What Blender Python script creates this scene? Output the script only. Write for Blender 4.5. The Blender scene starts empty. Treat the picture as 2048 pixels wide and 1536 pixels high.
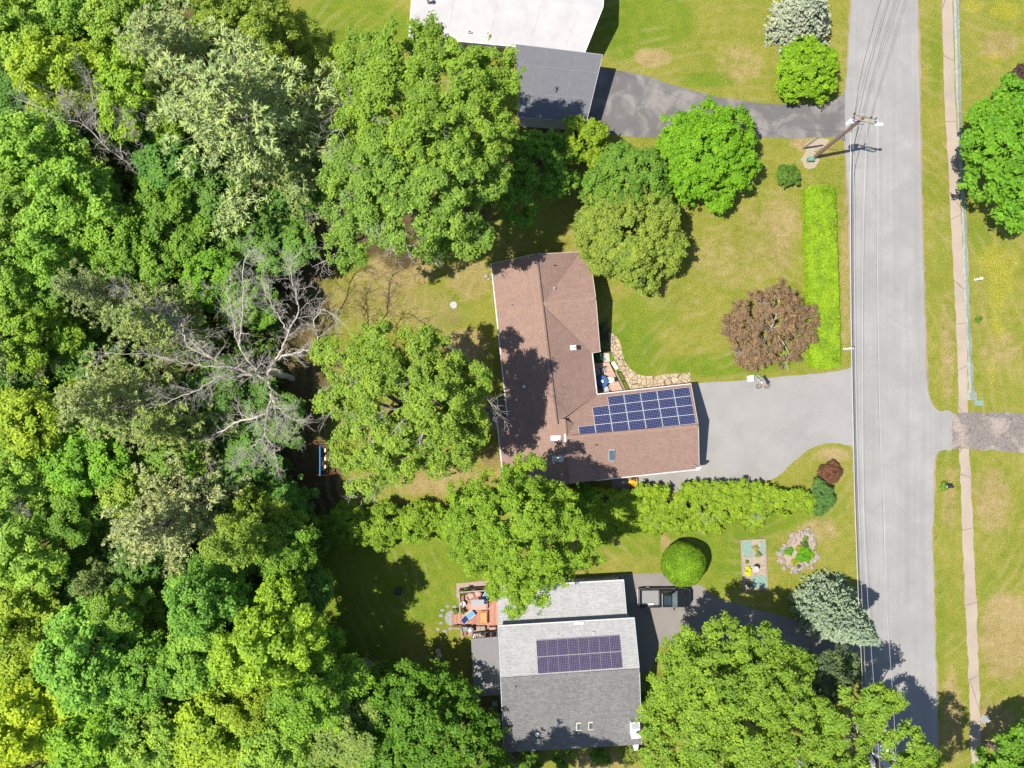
import bpy, bmesh, math, random
import numpy as np
from mathutils import Vector, Matrix
R = math.radians
random.seed(7)
SC = bpy.context.scene
COL = SC.collection
H = 75.0      # drone height in metres
S = 19.0      # photo pixels per metre on the ground

def W(px, py, z=0.0):
    k = (H - z) / H / S
    return Vector(((px - 1024) * k, (768 - py) * k, z))

def plane3(a, b, c):
    n = (b - a).cross(c - a).normalized()
    return a.copy(), n

def Wp(px, py, pl, off=0.0):
    """point of a roof plane seen at a photo pixel"""
    o = Vector((0, 0, H)); g = W(px, py, 0); d = g - o
    t = (pl[0] - o).dot(pl[1]) / d.dot(pl[1])
    n = pl[1] if pl[1].z > 0 else -pl[1]
    return o + d * t + n * off

# ------------------------------------------------------------------ objects
ROOT = {}
def tag(o, label=None, cat=None, group=None, kind=None):
    if label: o['label'] = label
    if cat: o['category'] = cat
    if group: o['group'] = group
    if kind: o['kind'] = kind
    return o

def thing(name, loc, label, cat, group=None, rz=0.0):
    o = bpy.data.objects.new(name, None)
    o.empty_display_size = 0.3
    COL.objects.link(o)
    o.location = loc; o.rotation_euler = (0, 0, rz)
    ROOT[o] = Vector(loc)
    return tag(o, label, cat, group)

def link(name, me, parent=None, origin=None):
    o = bpy.data.objects.new(name, me)
    COL.objects.link(o)
    if parent is not None: o.parent = parent
    return o

class MB:
    def __init__(s):
        s.v = []; s.f = []; s.mi = []; s.uv = []
    def quad(s, pts, m=0, uv=None):
        i = len(s.v); s.v += [tuple(p) for p in pts]
        s.f.append(tuple(range(i, i + len(pts)))); s.mi.append(m)
        s.uv.append(uv)
    def faces(s, vs, fs, m=0):
        i = len(s.v); s.v += [tuple(p) for p in vs]
        for f in fs:
            s.f.append(tuple(i + k for k in f)); s.mi.append(m); s.uv.append(None)
    def box(s, c, size, m=0, rz=0.0, mat=None, bev=0.0):
        bm = bmesh.new(); bmesh.ops.create_cube(bm, size=1.0)
        bmesh.ops.scale(bm, vec=Vector(size), verts=bm.verts)
        if bev > 0:
            bmesh.ops.bevel(bm, geom=list(bm.edges), offset=bev, segments=2, affect='EDGES', profile=0.5)
        M = Matrix.Translation(Vector(c)) @ (mat.to_4x4() if mat else Matrix.Rotation(rz, 4, 'Z'))
        bm.transform(M); s.bm(bm, m)
    def bm(s, bm, m=0):
        bm.verts.ensure_lookup_table(); bm.verts.index_update()
        s.faces([v.co for v in bm.verts], [[v.index for v in f.verts] for f in bm.faces], m); bm.free()
    def beam(s, a, b, w, h=None, m=0):
        a = Vector(a); b = Vector(b); d = b - a; h = h or w
        q = d.to_track_quat('X', 'Z').to_matrix()
        s.box((a + b) / 2, (d.length, w, h), m, mat=q)
    def prism(s, poly, z0, z1, m=0, bottom=True):
        n = len(poly); a = sum(poly[i][0]*poly[(i+1)%n][1]-poly[(i+1)%n][0]*poly[i][1] for i in range(n))
        if a < 0: poly = list(poly)[::-1]
        vs = [(p[0], p[1], z0) for p in poly] + [(p[0], p[1], z1) for p in poly]
        fs = [tuple(range(n, 2*n))]
        if bottom: fs.append(tuple(range(n))[::-1])
        fs += [(i, (i+1) % n, n + (i+1) % n, n + i) for i in range(n)]
        s.faces(vs, fs, m)
    def tube(s, pts, rad, n=6, m=0, cap=True):
        pts = [Vector(p) for p in pts]
        if not hasattr(rad, '__len__'): rad = [rad] * len(pts)
        vs = []; fs = []
        for i, p in enumerate(pts):
            d = (pts[min(i+1, len(pts)-1)] - pts[max(i-1, 0)])
            if d.length < 1e-6: d = Vector((0, 0, 1))
            d.normalize()
            u = d.orthogonal().normalized() if abs(d.z) > 0.95 else d.cross(Vector((0, 0, 1))).normalized()
            w = d.cross(u)
            for k in range(n):
                a = 2*math.pi*k/n
                vs.append(p + (u*math.cos(a) + w*math.sin(a)) * rad[i])
        for i in range(len(pts)-1):
            for k in range(n):
                fs.append((i*n+k, i*n+(k+1) % n, (i+1)*n+(k+1) % n, (i+1)*n+k))
        if cap:
            fs.append(tuple(range(n))[::-1]); fs.append(tuple(range((len(pts)-1)*n, len(pts)*n)))
        s.faces(vs, fs, m)
    def cyl(s, c, r, z0, z1, n=16, m=0, r2=None):
        s.tube([(c[0], c[1], z0), (c[0], c[1], z1)], [r, r if r2 is None else r2], n, m)
    def lathe(s, c, prof, n=16, m=0):
        s.tube([(c[0], c[1], z) for r, z in prof], [max(r, .001) for r, z in prof], n, m)
    def blob(s, c, r, seed=0, m=0, sub=2, rough=.2, zs=1.0):
        bm = bmesh.new(); bmesh.ops.create_icosphere(bm, subdivisions=sub, radius=1.0)
        rr = random.Random(seed); o = Vector((rr.random()*50, rr.random()*50, rr.random()*50))
        from mathutils import noise
        for v in bm.verts:
            k = 1 + rough * noise.noise(v.co * 1.6 + o) * 1.6
            v.co = Vector((v.co.x*k*r, v.co.y*k*r, v.co.z*k*r*zs))
        bm.transform(Matrix.Translation(Vector(c))); s.bm(bm, m)
    def build(s, name, mats, parent=None, root=None, smooth=False, local=False):
        me = bpy.data.meshes.new(name)
        off = Vector((0, 0, 0))
        rt = root or parent
        while rt is not None and rt not in ROOT and rt.parent is not None: rt = rt.parent
        if rt is not None and not local: off = ROOT.get(rt, off)
        me.from_pydata([(x-off.x, y-off.y, z-off.z) for x, y, z in s.v], [], s.f)
        if not isinstance(mats, (list, tuple)): mats = [mats]
        for mm in mats: me.materials.append(mm)
        me.polygons.foreach_set('material_index', s.mi)
        if any(u is not None for u in s.uv):
            ul = me.uv_layers.new(name='UVMap')
            k = 0; dat = []
            for f, u in zip(s.f, s.uv):
                dat += [c for q in (u if u is not None else [(0, 0)]*len(f)) for c in q]
            ul.data.foreach_set('uv', dat)
        if smooth: me.polygons.foreach_set('use_smooth', [True]*len(me.polygons))
        me.update()
        return link(name, me, parent)

# ------------------------------------------------------------------ materials
def nd(nt, t, loc=None, **kw):
    n = nt.nodes.new(t)
    for k, v in kw.items(): setattr(n, k, v)
    return n
def newmat(name):
    m = bpy.data.materials.new(name); m.use_nodes = True
    nt = m.node_tree; nt.nodes.clear()
    out = nd(nt, 'ShaderNodeOutputMaterial'); b = nd(nt, 'ShaderNodeBsdfPrincipled')
    nt.links.new(b.outputs[0], out.inputs[0])
    return m, nt, b
def c4(c, k=1.0): return (min(c[0]*k, 1), min(c[1]*k, 1), min(c[2]*k, 1), 1)
def noise(nt, scale, detail=3, rough=.6, vec=None, dist=0.0):
    n = nd(nt, 'ShaderNodeTexNoise'); n.inputs['Scale'].default_value = scale
    n.inputs['Detail'].default_value = detail; n.inputs['Roughness'].default_value = rough
    n.inputs['Distortion'].default_value = dist
    if vec is not None: nt.links.new(vec, n.inputs['Vector'])
    return n.outputs['Fac']
def ramp(nt, fac, stops, interp='LINEAR'):
    r = nd(nt, 'ShaderNodeValToRGB'); r.color_ramp.interpolation = interp
    e = r.color_ramp.elements
    while len(e) < len(stops): e.new(0.5)
    for i, (p, c) in enumerate(stops):
        e[i].position = p; e[i].color = c if len(c) == 4 else (*c, 1)
    nt.links.new(fac, r.inputs[0]); return r.outputs[0]
def mixc(nt, fac, a, b, mode='MIX'):
    n = nd(nt, 'ShaderNodeMix', data_type='RGBA', blend_type=mode)
    def put(s, x):
        if hasattr(x, 'links'): nt.links.new(x, s)
        else: s.default_value = x if (not hasattr(x, '__len__')) else (x if len(x) == 4 else (*x, 1))
    put(n.inputs[0], fac); put(n.inputs[6], a); put(n.inputs[7], b)
    return n.outputs[2]
def math_(nt, op, a, b=0.0, clamp=False):
    n = nd(nt, 'ShaderNodeMath', operation=op, use_clamp=clamp)
    for s, x in ((n.inputs[0], a), (n.inputs[1], b)):
        if hasattr(x, 'links'): nt.links.new(x, s)
        else: s.default_value = x
    return n.outputs[0]
def geo(nt): return nd(nt, 'ShaderNodeNewGeometry').outputs['Position']
def objc(nt): return nd(nt, 'ShaderNodeTexCoord').outputs['Object']
def scalev(nt, vec, s):
    n = nd(nt, 'ShaderNodeMapping'); n.inputs['Scale'].default_value = s
    nt.links.new(vec, n.inputs['Vector']); return n.outputs[0]
def bump(nt, b, h, strength=.3, dist=.05):
    n = nd(nt, 'ShaderNodeBump'); n.inputs['Strength'].default_value = strength; n.inputs['Distance'].default_value = dist
    nt.links.new(h, n.inputs['Height']); nt.links.new(n.outputs[0], b.inputs['Normal'])

NF = .80
def mk(name, col, rough=.75, var=.18, scale=6.0, bmp=0.0, metal=0.0, spec=.4, fine=40.0):
    col = tuple(c*NF for c in col)
    m, nt, b = newmat(name); v = objc(nt)
    a = noise(nt, scale, 4, .65, v); f = noise(nt, fine, 2, .6, v)
    t = math_(nt, 'ADD', math_(nt, 'MULTIPLY', a, .65), math_(nt, 'MULTIPLY', f, .35))
    c = ramp(nt, t, [(.25, c4(col, 1-var*1.6)), (.5, c4(col)), (.75, c4(col, 1+var*1.6))])
    nt.links.new(c, b.inputs['Base Color'])
    b.inputs['Roughness'].default_value = rough; b.inputs['Metallic'].default_value = metal
    b.inputs['Specular IOR Level'].default_value = spec
    if bmp: bump(nt, b, f, bmp, .02)
    return m

def foliage_mat(name, needle=False):
    m = bpy.data.materials.new(name); m.use_nodes = True
    nt = m.node_tree; nt.nodes.clear()
    out = nd(nt, 'ShaderNodeOutputMaterial')
    at = nd(nt, 'ShaderNodeAttribute', attribute_name='tint')
    oi = nd(nt, 'ShaderNodeObjectInfo')
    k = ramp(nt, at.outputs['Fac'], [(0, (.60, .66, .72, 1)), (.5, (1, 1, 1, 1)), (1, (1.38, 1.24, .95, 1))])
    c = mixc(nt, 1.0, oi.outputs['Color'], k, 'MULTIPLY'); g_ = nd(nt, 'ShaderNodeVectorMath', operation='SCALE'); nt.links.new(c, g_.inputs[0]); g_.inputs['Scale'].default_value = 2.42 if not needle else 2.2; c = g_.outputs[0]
    b = nd(nt, 'ShaderNodeBsdfPrincipled')
    b.inputs['Roughness'].default_value = .5 if not needle else .6
    b.inputs['Specular IOR Level'].default_value = .12 if not needle else .12
    nt.links.new(c, b.inputs['Base Color'])
    tr = nd(nt, 'ShaderNodeBsdfTranslucent')
    nt.links.new(mixc(nt, 1.0, c, (1.15, 1.1, .45, 1), 'MULTIPLY'), tr.inputs[0])
    mx = nd(nt, 'ShaderNodeMixShader'); mx.inputs[0].default_value = .45 if not needle else .3
    nt.links.new(b.outputs[0], mx.inputs[1]); nt.links.new(tr.outputs[0], mx.inputs[2])
    nt.links.new(mx.outputs[0], out.inputs[0])
    return m

M = {}
M['leaf'] = foliage_mat('leaf')
M['needle'] = foliage_mat('needle', True)
M['bark'] = mk('bark', (.16, .125, .095), .9, .3, 9, .6)
M['deadwood'] = mk('deadwood', (.40, .36, .305), .85, .25, 5, .4)
M['trim'] = mk('cream_trim', (.50, .465, .43), .55, .08, 3)
M['ridgestrip'] = mk('dark_ridge_strip', (.085, .055, .045), .9, .2, 5)
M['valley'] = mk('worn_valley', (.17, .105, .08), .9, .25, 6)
M['palewire'] = mk('pale_cable', (.46, .45, .44), .6, .04, 2)
M['white'] = mk('white_paint', (.78, .77, .75), .5, .05, 3)
M['whitemetal'] = mk('white_metal', (.72, .73, .74), .4, .06, 3, metal=.0)
M['greymetal'] = mk('grey_metal', (.42, .43, .44), .4, .1, 5, metal=.5)
M['darkmetal'] = mk('dark_metal', (.05, .05, .055), .45, .2, 5, metal=.3)
M['black'] = mk('black_plastic', (.02, .02, .022), .4, .2, 8)
M['wood'] = mk('weathered_wood', (.27, .22, .17), .85, .25, 4, .3)
M['greenwood'] = mk('mossy_wood', (.20, .20, .12), .9, .3, 4, .3)
M['polewood'] = mk('pole_wood', (.20, .13, .10), .85, .25, 5, .3)
M['beige'] = mk('beige_siding', (.50, .43, .34), .7, .08, 2)
M['greysiding'] = mk('grey_siding', (.36, .40, .43), .7, .08, 2)
M['whitesiding'] = mk('white_siding', (.62, .62, .64), .7, .06, 2)
M['brick'] = mk('brick_red', (.30, .12, .08), .9, .3, 8, .3)
M['stone'] = mk('pale_stone', (.29, .26, .23), .9, .3, 5, .5)
M['pinkstone'] = mk('pink_stone', (.30, .22, .18), .9, .35, 7, .5)
M['greystone'] = mk('grey_stone', (.22, .22, .205), .9, .3, 6, .5)
M['concrete'] = mk('concrete', (.36, .34, .31), .9, .15, 3, .2)
M['chips'] = mk('wood_chips', (.45, .31, .18), .95, .4, 12, .6)
M['endgrain'] = mk('end_grain', (.50, .36, .22), .9, .25, 14)
M['soil'] = mk('dark_soil', (.10, .075, .055), .95, .35, 7, .5)
M['blue'] = mk('blue_paint', (.03, .16, .42), .5, .15, 5)
M['red'] = mk('red_paint', (.35, .05, .045), .5, .15, 5)
M['teal'] = mk('teal_plastic', (.02, .36, .42), .4, .15, 5)
M['pink'] = mk('pink_cushion', (.50, .25, .21), .9, .12, 8)
M['orange'] = mk('orange_cloth', (.48, .235, .09), .9, .2, 6)
M['navy'] = mk('navy_fabric', (.02, .045, .14), .8, .25, 8)
M['skyblue'] = mk('light_blue_fabric', (.11, .24, .36), .8, .15, 8)
M['bluefabric'] = mk('blue_tablecloth', (.02, .075, .20), .7, .2, 6)
M['greenpaint'] = mk('green_paint', (.10, .24, .17), .5, .15, 6)
M['palegreen'] = mk('pale_green_metal', (.42, .52, .45), .4, .1, 6)
M['tarp'] = mk('green_netting', (.16, .25, .20), .8, .3, 10, .3)
M['canopy'] = mk('grey_canopy', (.28, .29, .30), .9, .12, 5)
M['yellowflower'] = mk('yellow_flower', (.62, .55, .04), .8, .2, 20)
M['tire'] = mk('tyre_rubber', (.02, .02, .02), .85, .2, 10)
M['chrome'] = mk('chrome', (.7, .7, .7), .2, .05, 3, metal=1.0)
M['blackpaint'] = mk('black_car_paint', (.012, .014, .018), .15, .1, 3, spec=.6)
M['whitepaint'] = mk('white_car_paint', (.72, .72, .72), .25, .03, 3, spec=.6)
M['bed'] = mk('grey_bed_liner', (.20, .20, .195), .7, .15, 8)
M['terracotta'] = mk('terracotta', (.42, .17, .08), .85, .15, 6)
M['redlight'] = mk('red_lens', (.35, .01, .01), .2, .1, 5)

def glass_mat(name, col, rough=.06):
    m, nt, b = newmat(name); v = objc(nt)
    c = ramp(nt, noise(nt, .8, 2, .5, v), [(.3, c4(col, .75)), (.7, c4(col, 1.25))])
    nt.links.new(c, b.inputs['Base Color']); b.inputs['Roughness'].default_value = rough
    b.inputs['Specular IOR Level'].default_value = .8
    return m
M['glass'] = glass_mat('window_glass', (.03, .045, .055))
M['skylight'] = glass_mat('skylight_glass', (.20, .255, .25), .15)
M['darkskylight'] = glass_mat('dark_skylight_glass', (.05, .075, .09), .1)

def shingle(name, col, row=.2, var=.25, line=.55, fleck=.3, streak=.15):
    m, nt, b = newmat(name); col = tuple(c*NF for c in col)
    uv = nd(nt, 'ShaderNodeUVMap').outputs[0]
    sep = nd(nt, 'ShaderNodeSeparateXYZ'); nt.links.new(uv, sep.inputs[0])
    rowf = math_(nt, 'DIVIDE', sep.outputs[1], row)
    fr = math_(nt, 'FRACT', rowf); fl = math_(nt, 'FLOOR', rowf)
    ln = ramp(nt, fr, [(0.0, (line,)*3), (.14, (line,)*3), (.3, (1.05,)*3), (1, (.97,)*3)])
    # tabs: staggered voronoi cells
    comb = nd(nt, 'ShaderNodeCombineXYZ')
    nt.links.new(math_(nt, 'FLOOR', math_(nt, 'ADD', math_(nt, 'DIVIDE', sep.outputs[0], .3), math_(nt, 'MULTIPLY', fl, .37))), comb.inputs[0])
    nt.links.new(fl, comb.inputs[1])
    wn = nd(nt, 'ShaderNodeTexWhiteNoise'); nt.links.new(comb.outputs[0], wn.inputs[0])
    tab = ramp(nt, wn.outputs[0], [(0, (1-var,)*3), (1, (1+var,)*3)])
    v = geo(nt)
    st_ = noise(nt, 1.0, 4, .6, scalev(nt, uv, (2.4, .22, 1)))
    big = ramp(nt, math_(nt, 'ADD', math_(nt, 'MULTIPLY', noise(nt, .45, 4, .6, v), .5), math_(nt, 'MULTIPLY', st_, .5)), [(.3, (1-streak*1.7,)*3), (.7, (1+streak*1.5,)*3)])
    fn = ramp(nt, noise(nt, 10, 3, .8, v), [(.3, (1-fleck,)*3), (.7, (1+fleck,)*3)])
    c = mixc(nt, 1, (*col, 1), ln, 'MULTIPLY'); c = mixc(nt, 1, c, tab, 'MULTIPLY')
    c = mixc(nt, 1, c, big, 'MULTIPLY'); c = mixc(nt, 1, c, fn, 'MULTIPLY')
    nt.links.new(c, b.inputs['Base Color']); b.inputs['Roughness'].default_value = .9
    b.inputs['Specular IOR Level'].default_value = .2
    bump(nt, b, fr, .35, .03)
    return m
M['brownshingle'] = shingle('brown_shingles', (.235, .152, .120), .21, .07, .78, .24, .06)
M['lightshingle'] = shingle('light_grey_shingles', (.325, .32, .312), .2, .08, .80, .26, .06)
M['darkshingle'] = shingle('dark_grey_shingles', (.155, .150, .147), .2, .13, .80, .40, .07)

def panel_mat(name, cell, gap, nx, ny, frame):
    m, nt, b = newmat(name)
    uv = nd(nt, 'ShaderNodeUVMap').outputs[0]
    sep = nd(nt, 'ShaderNodeSeparateXYZ'); nt.links.new(uv, sep.inputs[0])
    fx = math_(nt, 'ABSOLUTE', math_(nt, 'SUBTRACT', math_(nt, 'FRACT', math_(nt, 'MULTIPLY', sep.outputs[0], nx)), .5))
    fy = math_(nt, 'ABSOLUTE', math_(nt, 'SUBTRACT', math_(nt, 'FRACT', math_(nt, 'MULTIPLY', sep.outputs[1], ny)), .5))
    line = math_(nt, 'GREATER_THAN', math_(nt, 'MAXIMUM', fx, fy), .465)
    dia = math_(nt, 'GREATER_THAN', math_(nt, 'ADD', fx, fy), .84)
    a = math_(nt, 'MAXIMUM', math_(nt, 'MULTIPLY', line, .38), dia)
    # metal frame round the module
    ex = math_(nt, 'ABSOLUTE', math_(nt, 'SUBTRACT', sep.outputs[0], .5)); ey = math_(nt, 'ABSOLUTE', math_(nt, 'SUBTRACT', sep.outputs[1], .5))
    fr = math_(nt, 'MAXIMUM', math_(nt, 'GREATER_THAN', ex, .5-.012*frame[1]), math_(nt, 'GREATER_THAN', ey, .5-.018*frame[1]))
    v = geo(nt)
    cc = ramp(nt, noise(nt, 3, 2, .5, v), [(.3, c4(cell, .8)), (.7, c4(cell, 1.25))])
    c = mixc(nt, a, cc, (*gap, 1)); c = mixc(nt, fr, c, (*frame[0], 1))
    nt.links.new(c, b.inputs['Base Color']); b.inputs['Roughness'].default_value = .18
    b.inputs['Specular IOR Level'].default_value = .5
    return m
M['panelblue'] = panel_mat('blue_solar_cells', (.010, .013, .05), (.26, .28, .36), 10, 6, ((.55, .56, .6), 1.0))
M['panelpurple'] = panel_mat('purple_solar_cells', (.035, .026, .055), (.26, .24, .27), 6, 10, ((.30, .29, .29), 1.0))

def boards_mat(name, col, wid, axis=0, var=.2):
    m, nt, b = newmat(name); col = tuple(c*NF for c in col)
    v = objc(nt); sep = nd(nt, 'ShaderNodeSeparateXYZ'); nt.links.new(v, sep.inputs[0])
    q = math_(nt, 'DIVIDE', sep.outputs[axis], wid)
    fr = math_(nt, 'ABSOLUTE', math_(nt, 'SUBTRACT', math_(nt, 'FRACT', q), .5))
    wn = nd(nt, 'ShaderNodeTexWhiteNoise', noise_dimensions='1D'); nt.links.new(math_(nt, 'FLOOR', q), wn.inputs['W'])
    tab = ramp(nt, wn.outputs[0], [(0, (1-var,)*3), (1, (1+var,)*3)])
    ln = ramp(nt, fr, [(.40, (1, 1, 1, 1)), (.47, (.35, .33, .3, 1))])
    c = mixc(nt, 1, mixc(nt, 1, (*col, 1), tab, 'MULTIPLY'), ln, 'MULTIPLY')
    c = mixc(nt, 1, c, ramp(nt, noise(nt, 5, 3, .6, v), [(.3, (.85,)*3), (.7, (1.15,)*3)]), 'MULTIPLY')
    nt.links.new(c, b.inputs['Base Color']); b.inputs['Roughness'].default_value = .85
    return m
M['reddeck'] = boards_mat('red_deck_boards', (.36, .17, .115), .15, 0)
M['pinkdeck'] = boards_mat('pink_deck_boards', (.42, .27, .20), .15, 1, .08)
M['greydeck'] = boards_mat('grey_deck_boards', (.20, .19, .14), .15, 0)

def asphalt(name, col, patch=None, patch_amt=0.0, streaky=0.0, cracks=0.0, tracks=0.0):
    m, nt, b = newmat(name); v = geo(nt); col = tuple(c*NF for c in col); patch = patch and tuple(c*NF for c in patch)
    f = noise(nt, 12, 3, .8, v); g = noise(nt, .25, 4, .6, v)
    t = math_(nt, 'ADD', math_(nt, 'MULTIPLY', f, .55), math_(nt, 'MULTIPLY', g, .45))
    c = ramp(nt, t, [(.3, c4(col, .76)), (.5, c4(col)), (.7, c4(col, 1.22))])
    if streaky:
        s = noise(nt, 1.0, 4, .6, scalev(nt, v, (2.2, .04, 1)))
        c = mixc(nt, 1, c, ramp(nt, s, [(.35, (1-streaky,)*3), (.65, (1+streaky,)*3)]), 'MULTIPLY')
    if patch:
        p = ramp(nt, noise(nt, .42, 5, .62, v, .6), [(.46, (0, 0, 0, 1)), (.62, (1, 1, 1, 1))])
        c = mixc(nt, math_(nt, 'MULTIPLY', p, patch_amt), c, (*patch, 1))
    if cracks:
        vo = nd(nt, 'ShaderNodeTexVoronoi', feature='DISTANCE_TO_EDGE'); vo.inputs['Scale'].default_value = cracks
        wv = nd(nt, 'ShaderNodeMix', data_type='VECTOR'); wv.inputs[0].default_value = .12
        nz = nd(nt, 'ShaderNodeTexNoise'); nz.inputs['Scale'].default_value = 1.5; nt.links.new(v, nz.inputs['Vector'])
        nt.links.new(v, wv.inputs[4]); nt.links.new(nz.outputs['Color'], wv.inputs[5])
        nt.links.new(wv.outputs[1], vo.inputs['Vector'])
        k = ramp(nt, vo.outputs['Distance'], [(0.0, (.42, .40, .38, 1)), (min(.05, .045*cracks), (1, 1, 1, 1))])
        c = mixc(nt, 1, c, k, 'MULTIPLY')
    nt.links.new(c, b.inputs['Base Color']); b.inputs['Roughness'].default_value = .9
    b.inputs['Specular IOR Level'].default_value = .25
    bump(nt, b, f, .25, .02)
    return m
M['road'] = asphalt('worn_road_asphalt', (.245, .235, .225), (.215, .207, .199), .55, streaky=.06)
M['drive'] = asphalt('pale_driveway_asphalt', (.24, .228, .215), (.265, .25, .235), .5)
M['darkdrive'] = asphalt('patchy_dark_asphalt', (.115, .108, .105), (.215, .195, .18), .8)
M['greydrive'] = asphalt('brownish_driveway_asphalt', (.185, .165, .148), (.215, .195, .175), .6)
M['crackdrive'] = asphalt('cracked_asphalt', (.175, .150, .135), (.30, .25, .21), .85, cracks=2.6)
M['sidewalk'] = asphalt('sidewalk_pavement', (.305, .245, .195), (.33, .275, .22), .7, cracks=.16)
M['verge'] = asphalt('gravel_verge', (.25, .19, .13), (.17, .16, .06), .8)
M['rolled'] = mk('dark_roll_roofing', (.115, .115, .125), .85, .1, 2, .1)
M['rolledlight'] = mk('grey_roll_roofing', (.165, .158, .155), .85, .1, 2, .1)
M['whiteroof'] = mk('white_membrane_roof', (.36, .345, .338), .7, .11, .7)
M['gravel'] = mk('pale_gravel', (.30, .245, .175), .95, .35, 12, .5)

def flag_mat():
    m, nt, b = newmat('flagstone'); v = geo(nt)
    vo = nd(nt, 'ShaderNodeTexVoronoi', feature='DISTANCE_TO_EDGE'); vo.inputs['Scale'].default_value = 1.9
    vc = nd(nt, 'ShaderNodeTexVoronoi'); vc.inputs['Scale'].default_value = 1.9
    nt.links.new(v, vo.inputs['Vector']); nt.links.new(v, vc.inputs['Vector'])
    base = ramp(nt, vc.outputs['Color'], [(.2, (.26, .20, .125, 1)), (.8, (.32, .25, .165, 1))])
    base = mixc(nt, 1, base, ramp(nt, noise(nt, 8, 3, .7, v), [(.3, (.8,)*3), (.7, (1.2,)*3)]), 'MULTIPLY')
    k = ramp(nt, vo.outputs['Distance'], [(.02, (.20, .165, .095, 1)), (.06, (1, 1, 1, 1))])
    nt.links.new(mixc(nt, 1, base, k, 'MULTIPLY'), b.inputs['Base Color']); b.inputs['Roughness'].default_value = .9
    bump(nt, b, vo.outputs['Distance'], .4, .05)
    return m
M['flag'] = flag_mat()

def ground_mat():
    m, nt, b = newmat('lawn'); v = geo(nt)
    at = nd(nt, 'ShaderNodeAttribute', attribute_name='zone')
    sp = nd(nt, 'ShaderNodeSeparateColor'); nt.links.new(at.outputs['Color'], sp.inputs[0])
    n0 = noise(nt, .16, 5, .65, v); n1 = noise(nt, .9, 5, .7, v); n2 = noise(nt, 4.5, 4, .75, v); n3 = noise(nt, 11, 3, .8, v)
    # plain turf: green to straw at several sizes
    t = math_(nt, 'ADD', math_(nt, 'ADD', math_(nt, 'MULTIPLY', n0, .30), math_(nt, 'MULTIPLY', n1, .32)), math_(nt, 'MULTIPLY', n2, .38))
    turf = ramp(nt, t, [(.36, (.098, .132, .010, 1)), (.46, (.158, .172, .020, 1)), (.54, (.204, .192, .035, 1)), (.64, (.275, .228, .075, 1))])
    lush = ramp(nt, t, [(.36, (.070, .122, .007, 1)), (.48, (.112, .163, .012, 1)), (.56, (.150, .182, .017, 1)), (.66, (.210, .205, .040, 1))])
    dry = ramp(nt, t, [(.36, (.145, .130, .028, 1)), (.48, (.235, .182, .064, 1)), (.64, (.345, .255, .135, 1))])
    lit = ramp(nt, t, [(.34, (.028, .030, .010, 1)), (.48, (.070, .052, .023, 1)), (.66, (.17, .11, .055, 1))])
    def soft(ch, lo=.25, hi=.7):
        q = math_(nt, 'ADD', ch, math_(nt, 'MULTIPLY', math_(nt, 'SUBTRACT', n1, .5), .65))
        r_ = nd(nt, 'ShaderNodeMapRange'); r_.interpolation_type = 'SMOOTHSTEP'
        r_.inputs[1].default_value = lo; r_.inputs[2].default_value = hi; nt.links.new(q, r_.inputs[0])
        return r_.outputs[0]
    c = mixc(nt, soft(sp.outputs[1]), turf, lush)
    c = mixc(nt, soft(sp.outputs[0]), c, dry)
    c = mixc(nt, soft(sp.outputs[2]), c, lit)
    # mower swaths
    vd = nd(nt, 'ShaderNodeVectorMath', operation='DISTANCE'); nt.links.new(v, vd.inputs[0]); vd.inputs[1].default_value = (24, -4, 0)
    sw = math_(nt, 'SINE', math_(nt, 'ADD', math_(nt, 'MULTIPLY', vd.outputs['Value'], 5.2), math_(nt, 'MULTIPLY', n0, 14.0)))
    swm = math_(nt, 'MULTIPLY', sw, ramp(nt, noise(nt, .22, 3, .5, v, .3), [(.45, (0,)*3), (.6, (1,)*3)]))
    c = mixc(nt, math_(nt, 'MULTIPLY', math_(nt, 'MAXIMUM', swm, 0.0), .38), c, (.27, .225, .085, 1))
    weed = ramp(nt, noise(nt, 2.1, 4, .7, v), [(.60, (0,)*3), (.68, (1,)*3)])
    c = mixc(nt, math_(nt, 'MULTIPLY', weed, .55), c, (.075, .115, .010, 1))
    # yellow wildflowers as fine dots
    q = math_(nt, 'MULTIPLY', soft(at.outputs['Alpha'], .3, .8), ramp(nt, n3, [(.52, (0,)*3), (.60, (1,)*3)]))
    c = mixc(nt, q, c, (.40, .345, .010, 1))
    c = mixc(nt, 1, c, ramp(nt, n3, [(.30, (.42, .46, .5, 1)), (.5, (1, 1, 1, 1)), (.70, (1.62, 1.55, 1.5, 1))]), 'MULTIPLY')
    nt.links.new(c, b.inputs['Base Color']); b.inputs['Roughness'].default_value = .95
    b.inputs['Specular IOR Level'].default_value = .15
    bump(nt, b, math_(nt, 'ADD', n2, n3), .9, .14)
    return m
M['ground'] = ground_mat()
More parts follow.
